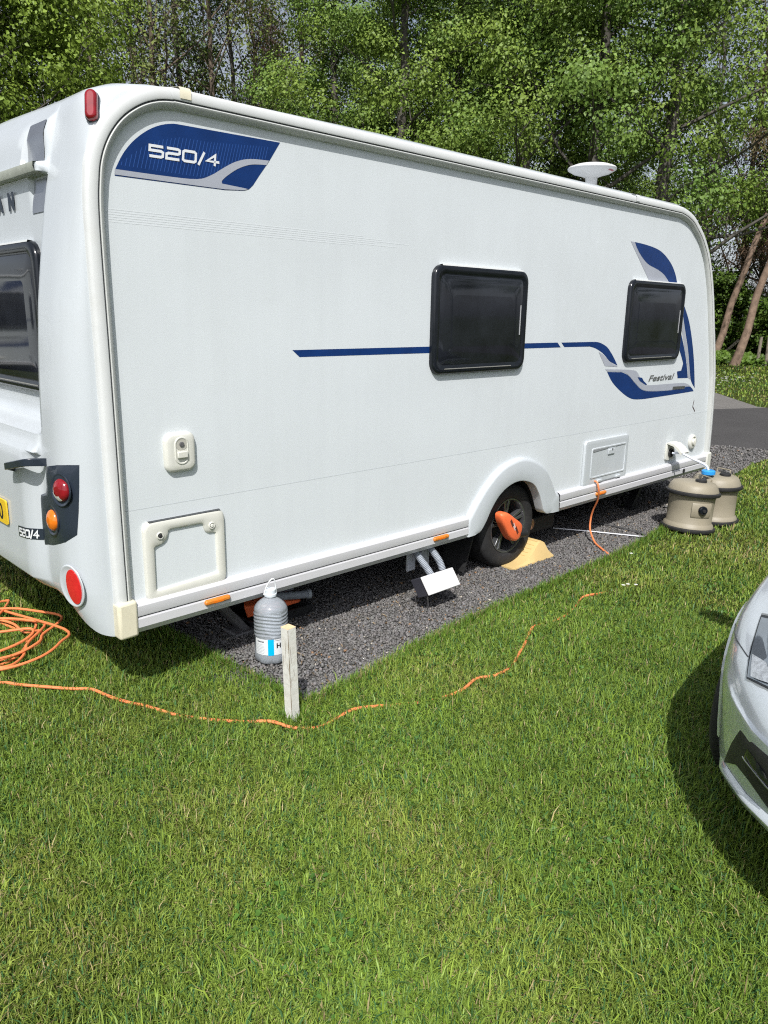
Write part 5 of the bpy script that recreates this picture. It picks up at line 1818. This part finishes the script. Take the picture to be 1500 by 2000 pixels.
for sgn in (1, -1):
    def mir(pts):
        return [(x, y * sgn, z) for x, y, z in pts]
    for ax in (AXF, AXR):
        wv = bpy.data.objects.new('wheel', None)
        COL.objects.link(wv)
        wv.parent = car
        road_wheel(wv, ax, sgn * .752, WR, WR, .21, .20, sgn, 5, M_ALLOYS)
        lip = MB()
        rows = []
        for k in range(25):
            a = R(-4 + 188 * k / 24)
            x, z = ax + .36 * math.cos(a), WR + .36 * math.sin(a)
            h = CAR_BVH.ray_cast(Vector((x, sgn * 2, max(z, .29))), Vector((0, -sgn, 0)))
            yb = abs(h[0].y) if (h[0] is not None and h[0].y * sgn > .3) else interp(WM, x) - .02
            x2, z2 = ax + .335 * math.cos(a), WR + .335 * math.sin(a)
            rows.append([(x + .012 * math.cos(a), sgn * (yb - .004), z + .012 * math.sin(a)), (x, sgn * (yb + .008), z), (x2, sgn * (yb + .004), z2), (x2, sgn * .52, z2)])
        lip.grid(rows)
        lip.build('wheel_arch', M_CARP if True else M_BLACKM, car, fixn=True, smooth=30)
        MB().lathe([(.345, .50), (.01, .50)], (ax, 0, WR), 'Y', 24, False, False).v
    mi = MB()
    rows = []
    for s, dd in ((.6, 0), (1.0, .03), (1.0, .09), (.7, .125), (.1, .13)):
        rows.append([(1.68 + dd, sgn * (.955 + a * s), .98 + b * s) for a, b in rrect(-.105, .105, -.065, .065, .05, 4)])
    mi.grid(rows, closed_u=True)
    mr_ = mi.build('door_mirror', M_CARP, car, smooth=60, fixn=True)
    MB().tube([(1.74, sgn * .80, .90), (1.74, sgn * .90, .95)], .02, 8).build('mirror_arm', M_BLACKM, mr_)
    MB().fill([(1.806, sgn * (.955 + a), .98 + b) for a, b in rrect(-.07, .07, -.04, .04, .03, 4)]).build('mirror_glass', M_CARGLASS, mr_, smooth=0)

# cabin
CB = [(1.30, .62, .955, .95), (1.75, .66, 1.18, 1.20), (2.1, .62, 1.36, 1.39), (2.6, .61, 1.40, 1.44), (3.2, .60, 1.37, 1.41), (3.7, .60, 1.25, 1.28), (4.1, .62, 1.0, 1.0)]
rowsg, rowsr = [], []
for u, wt, zt, zc in CB:
    wbt = interp(WM, u) - .09
    zb = interp(ZS, u) + .0
    rowsg.append([(u, wbt, zb), (u, wbt * .5 + wt * .5 + .02, (zb + zt) / 2), (u, wt, zt), (u, wt * .5, zc), (u, 0, zc + .005), (u, -wt * .5, zc), (u, -wt, zt), (u, -(wbt * .5 + wt * .5 + .02), (zb + zt) / 2), (u, -wbt, zb)])
cg = MB().grid(rowsg)
cab_ = cg.build('cabin_glass', M_CARGLASS, car, smooth=60, fixn=True)
rf = MB()
rf.grid([[(u, y * 1.02, z + .008) for (u_, y, z) in r[2:7]] for (u, *_), r in list(zip(CB, rowsg))[2:6]])
rf.build('roof', M_CARP, car, smooth=60, fixn=True)
for sgn in (1, -1):
    for i0, i1 in ((0, 2), (5, 6)):
        MB().tube([(rowsg[k][2][0], sgn * rowsg[k][2][1] * 1.01, rowsg[k][2][2] + .005) for k in range(i0, i1 + 1)], .03, 8).build('pillar', M_CARP, car)
    MB().tube([(2.45, sgn * .83, .91), (2.5, sgn * .70, 1.2), (2.5, sgn * .62, 1.40)], .035, 8).build('pillar', M_BLACKM, car)
for sgn in (1, -1):
    def mr3(pts):
        return [(x, y * sgn, z) for x, y, z in pts]
    dd = (.72, -.55 * sgn, -.30)
    hl = [(.664, .741, .735), (.60, .728, .721), (.544, .714, .706), (.475, .698, .683), (.412, .679, .658), (.37, .664, .636), (.342, .653, .620), (.305, .606, .631), (.27, .545, .640), (.22, .465, .640), (.17, .375, .63), (.20, .415, .672), (.30, .485, .712), (.42, .56, .738), (.55, .635, .754), (.63, .69, .752)]
    hb_ = car_patch('headlight', mr3(hl), dd, M_CHROME, car, lambda s: .0005 if s == 1.0 else .004, smooth=60)
    hb_['label'] = 'headlight with chrome edged clear lens'
    c = [sum(p[k] for p in hl) / len(hl) for k in range(3)]
    sc_ = lambda s, pts: [tuple(c[k] + (p[k] - c[k]) * s for k in range(3)) for p in pts]
    car_patch('lamp_surround', mr3(sc_(.93, hl)), dd, M_BLACKP, hb_, .0055)
    car_patch('lamp_glass', mr3(sc_(.86, hl)), dd, M_LENSD, hb_, lambda s: .0065 + .008 * (1 - s))
    car_patch('indicator_glass', mr3([(.420, .664, .673), (.375, .648, .655), (.337, .632, .638), (.318, .603, .643), (.302, .56, .650), (.335, .578, .668), (.374, .608, .680)]), dd, M_LENS, hb_, .0135)
    dg_ = (.8, -.6 * sgn, 0.0)
    gr = [(.257, .622, .495), (.283, .64, .455), (.312, .659, .412), (.35, .68, .35), (.387, .70, .290), (.345, .672, .325), (.30, .644, .358), (.20, .563, .377), (.126, .474, .358), (.05, .33, .355), (.05, .33, .52), (.135, .499, .515), (.19, .555, .508)]
    gl_ = car_patch('bumper_intake', mr3(gr), dg_, M_BLACKM, car, lambda s: .001 if s == 1.0 else .0045)
    fg_ = car_patch('fog_lamp', mr3([(.199, .571, .478), (.208, .578, .452), (.218, .584, .427), (.181, .547, .426), (.128, .483, .420), (.10, .44, .416), (.10, .445, .455), (.129, .489, .458), (.165, .535, .472)]), dg_, M_CARGLASS, gl_, lambda s: .006 + .006 * (1 - s))
    edge = [Vector(p) for p in mr3([(.214, .582, .440), (.181, .547, .437), (.128, .483, .431), (.10, .44, .427)])]
    tb = []
    for p in catmull(edge, 4):
        h = CAR_BVH.find_nearest(p)
        tb.append(h[0] + (h[0] - Vector((1.0, 0, h[0].z))).normalized() * .011)
    MB().tube(tb, .0022, 6).build('chrome_strip', M_CHROME, fg_)
    for nm, ln in (('bumper_seam', [(.72, .85, .648), (.65, .82, .652), (.583, .788, .655), (.50, .735, .660), (.428, .687, .663)]), ('bonnet_seam', [(.63, .69, .753), (.80, .76, .78), (1.0, .79, .81), (1.35, .80, .875)])):
        tb = []
        for p in catmull([Vector(q) for q in mr3(ln)], 5):
            h = CAR_BVH.find_nearest(p)
            tb.append(h[0])
        MB().tube(tb, .0022, 6).build(nm, M_GROOVE, car)
ZBT = [(0, .285), (.12, .28), (.3, .25), (.465, .215), (.7, .185), (1.1, .20)]
lp_ = []
for k in range(41):
    ph = R(-47 + 94 * k / 40)
    dg = abs(math.degrees(ph))
    d_ = Vector((math.cos(ph), -math.sin(ph), 0))
    fade = smooth01(47, 42, dg)
    h0 = CAR_BVH.ray_cast(Vector((1.15, 0, .34)) - d_ * 3, d_)
    zl_ = interp(ZBT, h0[0].x) + .016
    zt_ = max(zl_ + .045, .350 - .09 * smooth01(18, 46, dg))
    col_ = []
    for z_, o1_, o2_ in ((zt_, .001, .001), (zt_ - .008, .002, .014), (zt_ - .018, .002, .020), (zl_ + .008, .002, .017), (zl_, .001, .008)):
        h = CAR_BVH.ray_cast(Vector((1.15, 0, z_)) - d_ * 3, d_)
        q_ = h[0] if (h[0] is not None and abs(h[0].x - h0[0].x) < .12) else Vector((h0[0].x, h0[0].y, z_))
        col_.append(q_ - d_ * (o1_ + (o2_ - o1_) * fade))
    lp_.append(col_)
MB().grid(lp_).build('bumper_lip', M_CARP, car, smooth=40, fixn=True)
MB().box(-.012, .004, -.17, .17, .42, .53).build('grille_slats', M_BLACKM, car, bevel=.01)

# ================================================================== TREES
M_BARK = mat('bark_brown', (0.115, 0.088, 0.065), 0.9, vary=0.35, vscale=6, bump=0.6, bscale=14)
M_BARKR = mat('bark_reddish', (0.215, 0.15, 0.11), 0.9, vary=0.35, vscale=5, bump=0.6, bscale=10)
M_BARKG = mat('bark_grey', (0.085, 0.078, 0.065), 0.9, vary=0.4, vscale=5, bump=0.5, bscale=12)


def leaf_mat(name, transl=0.35):
    m = mat(name, (0.1, 0.2, 0.03), 0.5, attr='col', transl=transl, spec=0.35)
    return m


M_LEAF = leaf_mat('leaf_green', 0.22)
M_NEEDLE = leaf_mat('needle_brown', 0.2)


def leaf_cloud(anchors, outward, n_per, spread, size, cols, seed, droop=0.3, thin=0.85, name='crown', m=None, parent=None, jit=1.0, rnd=0.0):
    r_ = np.random.RandomState(seed)
    A = np.repeat(np.asarray(anchors, float), n_per, 0)
    O = np.repeat(np.asarray(outward, float), n_per, 0)
    n = len(A)
    P_ = A + r_.normal(0, 1, (n, 3)) * np.array(spread)
    nrm = np.array([0, 0, 1.0]) * (1.0 - droop) + O * 0.55 + r_.normal(0, 0.45 * jit, (n, 3))
    if rnd:
        q_ = (P_ - A) / np.array(spread)
        q_ /= np.linalg.norm(q_, axis=1, keepdims=True) + 1e-9
        nrm = q_ * rnd + np.array([0, 0, .35]) + O * .25 + r_.normal(0, .28, (n, 3))
    nrm /= np.linalg.norm(nrm, axis=1, keepdims=True)
    t = O * 0.8 + r_.normal(0, 0.6, (n, 3)) + np.array([0, 0, -droop])
    t -= nrm * (t * nrm).sum(1, keepdims=True)
    t /= np.linalg.norm(t, axis=1, keepdims=True) + 1e-9
    b = np.cross(nrm, t)
    s = size * r_.uniform(0.6, 1.3, n)[:, None]
    fold = r_.uniform(0.05, 0.25, n)[:, None]
    V = np.zeros((n, 4, 3))
    V[:, 0] = P_ - t * s * 0.5
    V[:, 1] = P_ + b * s * 0.5 * thin + nrm * s * fold
    V[:, 2] = P_ + t * s * 0.6 - np.array([0, 0, 1]) * s * 0.12
    V[:, 3] = P_ - b * s * 0.5 * thin + nrm * s * fold
    i = np.arange(n) * 4
    F = np.stack([np.stack([i, i + 1, i + 2], 1), np.stack([i, i + 2, i + 3], 1)], 1).reshape(-1, 3)
    cols = np.asarray(cols)
    w = r_.rand(n)[:, None]
    cl = np.repeat(r_.rand(len(anchors)), n_per)[:, None]
    q = np.clip(w * 0.45 + cl * 0.55, 0, 1)
    c = cols[0] * (1 - q) + cols[1] * q
    c = c * r_.uniform(0.8, 1.2, (n, 1))
    return numpy_mesh(name, V.reshape(-1, 3), F, m or M_LEAF, np.repeat(c, 4, 0), parent)


def grow_tree(seed, H, r0, lean=(0, 0), first=.15, limbs=20, limb_len=.34, up=(.35, .8), sub=5, twig=4, profile=None, wiggle=.12, limb_r=.38, bow=0.0):
    rg = random.Random(seed)
    br = MB()
    anchors, outs = [], []

    def poly(p, d, L, n, up_pull, jit):
        pts = [p]
        for k in range(n):
            d = (d + Vector((rg.gauss(0, jit), rg.gauss(0, jit), rg.gauss(0, jit) + up_pull))).normalized()
            p = p + d * (L / n)
            pts.append(p)
        return pts, d
    # trunk
    n = 14
    pts = []
    for k in range(n + 1):
        t = k / n
        pts.append(Vector((lean[0] * H * t + bow * math.sin(t * 3.1) * H + rg.gauss(0, wiggle * .35) * min(1, t * 4), lean[1] * H * t + rg.gauss(0, wiggle * .35) * min(1, t * 4), H * t - (.1 if k == 0 else 0))))
    tp = catmull(pts, 2)
    m_ = len(tp)
    rad = [r0 * (1.25 if i == 0 else 1.08 if i == 1 else 1.0) * (1 - .88 * (i / (m_ - 1)) ** .9) + .012 for i in range(m_)]
    br.tube(tp, rad, 10, cap=False)
    profile = profile or (lambda t: math.sin(math.pi * min(1, .15 + .85 * t)) ** .6)
    for k in range(limbs):
        t = first + (1 - first) * (k + rg.random()) / limbs
        t = min(.985, t)
        i = t * (m_ - 1)
        p = tp[int(i)].lerp(tp[min(m_ - 1, int(i) + 1)], i - int(i))
        a = k * 2.4 + rg.uniform(-.5, .5)
        e = rg.uniform(*up)
        d = Vector((math.cos(a) * math.cos(e), math.sin(a) * math.cos(e), math.sin(e)))
        L = limb_len * H * profile(t) * rg.uniform(.7, 1.2)
        r1 = max(.018, rad[int(i)] * limb_r)
        lp, ld = poly(p, d, L, 6, .03, .13)
        br.tube(lp, [r1 * (1 - .8 * q / 6) for q in range(7)], 6, cap=False)
        for s in range(sub):
            ts = .28 + .72 * (s + rg.random()) / sub
            j = min(5, int(ts * 6))
            q = lp[j].lerp(lp[j + 1], ts * 6 - j)
            a2 = rg.uniform(0, 6.28)
            side = Vector((math.cos(a2), math.sin(a2), rg.uniform(-.1, .5)))
            d2 = (ld * .6 + side * .8).normalized()
            L2 = L * .42 * rg.uniform(.6, 1.2) * (1.15 - .5 * ts)
            sp, sd = poly(q, d2, L2, 4, .04, .16)
            r2 = max(.008, r1 * (1 - .8 * ts) * .5)
            br.tube(sp, [r2 * (1 - .75 * w / 4) for w in range(5)], 4, cap=False)
            for w in range(twig):
                tw = .3 + .7 * (w + rg.random()) / twig
                j2 = min(3, int(tw * 4))
                z = sp[j2].lerp(sp[j2 + 1], tw * 4 - j2)
                a3 = rg.uniform(0, 6.28)
                d3 = (sd * .5 + Vector((math.cos(a3), math.sin(a3), rg.uniform(-.3, .4))) * .8).normalized()
                L3 = rg.uniform(.25, .6)
                e3 = z + d3 * L3
                br.tube([z, (z + e3) / 2 + Vector((0, 0, .03)), e3], [r2 * .4 + .003, r2 * .3 + .003, .003], 3, cap=False)
                anchors.append(tuple(e3))
                o = Vector((e3.x - p.x, e3.y - p.y, (e3.z - p.z) * .3))
                o = o.normalized() if o.length > 1e-6 else d3
                outs.append(tuple(o))
    return br, anchors, outs


def make_tree(name, seed, label, cat, bark, kw, leafkw, group='trees behind the caravan'):
    t = thing(name, (0, 0, 0), label, cat, group)
    br, an, ou = grow_tree(seed, **kw)
    br.build('trunk', bark, t, smooth=60)
    cr = leaf_cloud(an, ou, parent=t, seed=seed + 100, **leafkw)
    return t


G1 = [(0.10, 0.17, 0.026), (0.225, 0.31, 0.055)]
G2 = [(0.085, 0.16, 0.028), (0.195, 0.29, 0.055)]
G3 = [(0.12, 0.165, 0.035), (0.20, 0.235, 0.065)]
GD = [(0.06, 0.10, 0.025), (0.11, 0.165, 0.04)]
BR = [(0.12, 0.078, 0.05), (0.21, 0.135, 0.085)]
BR2 = [(0.10, 0.07, 0.04), (0.15, 0.125, 0.05)]

dense = dict(first=.10, limbs=30, limb_len=.27, up=(.05, .65), sub=4, twig=2, limb_r=.36, profile=lambda t: 1.2 - .95 * t)
TA = make_tree('sycamore_tree', 11, 'sycamore', 'tree', M_BARKG, dict(H=18, r0=.24, **dense), dict(n_per=225, spread=(.38, .38, .20), size=.088, cols=G1, droop=.15, rnd=.9))
TB = make_tree('sycamore_tree', 23, 'sycamore', 'tree', M_BARKG, dict(H=17, r0=.22, lean=(.02, .01), **dense), dict(n_per=220, spread=(.39, .39, .20), size=.09, cols=G2, droop=.2, rnd=.9))
TC = make_tree('young_maple_tree', 31, 'maple', 'tree', M_BARKG, dict(H=10, r0=.13, first=.06, limbs=26, limb_len=.30, up=(.25, .9), sub=5, twig=2), dict(n_per=175, spread=(.27, .27, .17), size=.082, rnd=.9, cols=[(0.14, 0.215, 0.028), (0.235, 0.325, 0.05)], droop=.15))
sparse = dict(first=.12, limbs=30, limb_len=.22, up=(.55, 1.15), sub=5, twig=3, limb_r=.42, wiggle=.3)
TD = make_tree('slender_tree', 41, 'slender', 'tree', M_BARK, dict(H=17, r0=.15, **sparse), dict(n_per=17, spread=(.22, .22, .2), size=.105, cols=G3, droop=.5))
TE = make_tree('slender_tree', 47, 'slender', 'tree', M_BARKG, dict(H=16, r0=.17, lean=(-.03, .02), **sparse), dict(n_per=13, spread=(.22, .22, .2), size=.10, cols=GD, droop=.5))
TF = make_tree('brown_conifer', 53, 'conifer', 'tree', M_BARK, dict(H=16, r0=.19, first=.1, limbs=44, limb_len=.17, up=(-.35, .15), sub=5, twig=4, profile=lambda t: 1.15 - t), dict(n_per=26, spread=(.16, .16, .24), size=.15, cols=BR, droop=.9, thin=.22, m=M_NEEDLE))
TG = make_tree('bare_pine', 61, 'pine', 'tree', M_BARKR, dict(H=17, r0=.145, lean=(.16, -.13), first=.32, limbs=22, limb_len=.2, up=(-.1, .5), sub=4, twig=4, wiggle=.35, bow=.02), dict(n_per=20, spread=(.2, .2, .16), size=.13, cols=BR2, droop=.6, thin=.4, m=M_NEEDLE))
TH = make_tree('undergrowth_bush', 71, 'bush', 'bush', M_BARK, dict(H=2.6, r0=.05, first=.02, limbs=22, limb_len=.5, up=(.1, 1.0), sub=4, twig=4), dict(n_per=30, spread=(.16, .16, .14), size=.13, cols=[(0.06, 0.12, 0.016), (0.12, 0.19, 0.03)], droop=.3), group='bushes along the wood edge')
PROTO = dict(A=TA, B=TB, C=TC, D=TD, E=TE, F=TF, G=TG, H=TH)
USED = {}
rt = random.Random(77)


def place(kind, px, D, sc=1.0, label=None, rz=None, sz=None):
    """px: bearing of the tree given as a column of the photograph's width, D metres from the viewpoint"""
    a = _yaw - math.atan((px - 750) / 1533)
    p = PROTO[kind]
    o = copy_tree(p) if kind in USED else p
    USED[kind] = 1
    o.location = (CAMP.x + D * math.cos(a), CAMP.y + D * math.sin(a), 0)
    o.rotation_euler = (0, 0, rz if rz is not None else rt.uniform(0, 6.28))
    o.scale = (sc, sc, sz or sc * rt.uniform(.95, 1.1))
    if label:
        o['label'] = label
    return o


ROW = [
    # front row, left to right
    ('C', -170, 24, 1.0, 'young bright green maple beyond the left edge of the photo'),
    ('C', 30, 23, 1.12, 'young bright green maple leafing low behind the caravan rear'),
    ('C', 150, 25, 1.0, 'bushy light green maple second from the left above the roof'),
    ('F', 12, 36, 1.0, 'brown conifer towering at the top left corner'),
    ('D', 205, 31, 1.0, 'slender half bare tree next to the light green maples'),
    ('E', 262, 33, 1.0, 'slender dark tree with upright limbs, second in the thin group'),
    ('D', 318, 30, 1.0, 'slender yellow green tree above the blue corner decal'),
    ('E', 372, 32, 1.05, 'thin dark trunked tree above the model number decal'),
    ('D', 425, 31, 1.0, 'slender sparse tree left of the brown drooping conifer'),
    ('E', 470, 34, 1.0, 'thin sparse tree hidden beside the brown drooping conifer'),
    ('F', 528, 36, .8, 'brown drooping conifer behind the middle of the caravan roof'),
    ('D', 590, 33, 1.0, 'slender tree with sky gaps right of the brown conifer'),
    ('B', 655, 29, .95, 'dark trunked sycamore with open branches right of the sky gap'),
    ('A', 775, 27, 1.0, 'broad sycamore above the centre window'),
    ('B', 880, 28, 1.0, 'leafy sycamore between centre window and roof antenna'),
    ('A', 1000, 26, 1.0, 'large leafy sycamore just left of the roof antenna'),
    ('B', 1130, 25, 1.05, 'large leafy sycamore right above the roof antenna'),
    ('A', 1265, 25.5, 1.0, 'large sycamore with drooping boughs over the caravan front'),
    ('G', 1392, 35, 1.0, 'leaning reddish pine trunk just right of the caravan front'),
    ('G', 1438, 33, 1.05, 'thicker leaning pine trunk nearest the right fence post'),
    ('F', 1512, 40, 1.15, 'red brown dead conifer at the top right corner'),
    ('B', 1790, 33, 1.0, 'leafy sycamore beyond the right edge of the photo'),
]
BACK = [(-120, 'A'), (70, 'C'), (180, 'E'), (300, 'E'), (405, 'E'), (500, 'D'), (625, 'D'), (720, 'B'), (830, 'A'), (930, 'B'), (1050, 'A'), (1160, 'B'), (1270, 'A'), (1365, 'E'), (1430, 'D'), (1470, 'D'), (1590, 'A'), (1680, 'A')]
for kind, px, D, sc, label in ROW:
    rz = {1392: -.35 - .1, 1438: -.25}.get(px)
    place(kind, px, D, sc, label, rz)
ORD = ['first', 'second', 'third', 'fourth', 'fifth', 'sixth', 'seventh', 'eighth', 'ninth', 'tenth', 'eleventh', 'twelfth', 'thirteenth', 'fourteenth', 'fifteenth', 'sixteenth', 'seventeenth', 'eighteenth', 'nineteenth', 'twentieth', 'twenty first', 'twenty second', 'twenty third', 'twenty fourth', 'twenty fifth']
for k, (px, kind) in enumerate(BACK):
    place(kind, px, rt.uniform(38, 46), rt.uniform(.95, 1.15), 'tree in the back row of the wood, %s from the left' % ORD[k])
for k in range(15):
    px = -60 + k * 112
    place('H', px, 36.5 + rt.uniform(-1, 1.5), rt.uniform(.8, 1.25), 'green bush at the foot of the wood, %s from the left' % ORD[k])
for k in range(5):
    px = 1352 + k * 42
    place('H', px, 38 + rt.uniform(-.8, .8), rt.uniform(.45, .65), 'low bush beneath the leaning pines, %s from the caravan' % ORD[k])
# a few trees across the site behind the viewpoint, seen only as reflections
for k, (x, y, kd) in enumerate(((16, -26, 'A'), (24, -22, 'B'), (31, -17, 'A'), (8, -30, 'B'), (-26, 9, 'A'), (-28, 1, 'B'), (-24, 17, 'B'))):
    o = place(kd, 0, 10, 1.0)
    o.location = (x, y, 0)
    o['label'] = 'sycamore across the site behind the viewpoint, %s of the far group' % ORD[k]
    o['group'] = 'trees across the site'

for k in range(5):
    o = place('ABEAB'[k], 1960 + 240 * k, 43 + 2 * (k % 3), 1.0, 'tree of the wood continuing past the right edge, %s beyond the frame' % ORD[k])

# rough growth and nettles at the foot of the wood
def rough():
    r_ = np.random.RandomState(33)
    n = 26000
    px = r_.uniform(1300, 1700, n)
    D = r_.uniform(33.0, 40.5, n)
    a = _yaw - np.arctan((px - 750) / 1533)
    x, y = CAMP.x + D * np.cos(a), CAMP.y + D * np.sin(a)
    hh = .15 + .75 * vnoise(x, y, .5, 5) * np.clip((D - 33) / 2.5, 0.15, 1)
    z = hh * r_.rand(n) ** .6
    an = np.stack([x, y, z], 1)
    ou = np.stack([-np.cos(a), -np.sin(a), .4 + 0 * a], 1)
    o = leaf_cloud(an, ou, 1, (.05, .05, .05), .14, [(0.07, 0.14, 0.018), (0.14, 0.22, 0.035)], 3, name='rough_undergrowth')
    tag(o, 'rough leafy undergrowth along the edge of the wood', 'undergrowth', kind='stuff')


rough()

# fence at the edge of the wood
for k, (px, D, tl, h) in enumerate(((1399, 35.6, .75, 1.25), (1484, 33.4, .03, 1.1), (1502, 33.1, -.02, 1.1), (1545, 32.6, .0, 1.1))):
    a = _yaw - math.atan((px - 750) / 1533)
    lab_ = ('weathered fence post leaning steeply beside the caravan front', 'upright wooden fence post at the edge of the wood', 'wooden fence post cut by the right edge of the photo', 'wooden fence post just outside the right edge')[k]
    fp = thing('fence_post', (CAMP.x + D * math.cos(a), CAMP.y + D * math.sin(a), 0), lab_, 'fence post', 'old fence posts at the edge of the wood')
    d = Vector((math.sin(a), -math.cos(a), 0)) * math.sin(tl) * h
    MB().tube([(0, 0, -.1), d * .5 + Vector((0, 0, h * math.cos(tl) * .5)), d + Vector((0, 0, h * math.cos(tl)))], [.065, .062, .058], 8).build('post_shaft', M_FENCE, fp)


# clover and plantain patches low in the lawn
def weeds():
    r_ = np.random.RandomState(55)
    an, ou = [], []
    for _ in range(95):
        d = r_.uniform(1.5, 6.5)
        a = _yaw + r_.uniform(-.55, .6)
        cx_, cy_ = CAMP.x + d * math.cos(a), CAMP.y + d * math.sin(a)
        rad = r_.uniform(.03, .12)
        for _k in range(int(14 + 260 * rad)):
            an.append((cx_ + r_.normal(0, rad), cy_ + r_.normal(0, rad), r_.uniform(.012, .034)))
            b_ = r_.uniform(0, 6.28)
            ou.append((math.cos(b_) * .6, math.sin(b_) * .6, .3))
    an, ou = np.array(an), np.array(ou)
    k = ~in_poly(an[:, 0], an[:, 1], PITCH)
    o = leaf_cloud(an[k], ou[k], 1, (.004, .004, .002), .02, [(0.06, 0.15, 0.03), (0.12, 0.24, 0.04)], 8, name='lawn_clover', m=MATS['grass_blade'])
    tag(o, 'low clover and plantain leaves growing among the grass', 'clover', kind='stuff')


weeds()

# neighbouring caravan on the next pitch, mirrored in the rear window
nb = copy_tree(caravan)
nb.location = (-8.2, 11.0, 0)
nb['label'] = 'second white caravan on the next pitch beyond the left edge, mirrored in the rear window'


# dry leaves, straw and twigs blown onto the gravel
def litter():
    r_ = np.random.RandomState(91)
    x, y = r_.uniform(.45, 5.5, 900), r_.uniform(-.55, .5, 900)
    k = in_poly(x, y, PITCH)
    x, y = x[k], y[k]
    b_ = r_.uniform(0, 6.28, len(x))
    an = np.stack([x, y, gz(x, y) + .017], 1)
    ou = np.stack([np.cos(b_), np.sin(b_), 0 * b_], 1)
    o = leaf_cloud(an, ou, 1, (.004, .004, .002), .019, [(0.17, 0.11, 0.06), (0.42, 0.33, 0.2)], 12, name='gravel_litter', m=MATS['grass_blade'], thin=.35)
    tag(o, 'dry leaf scraps and straw scattered on the gravel', 'litter', kind='stuff')


litter()
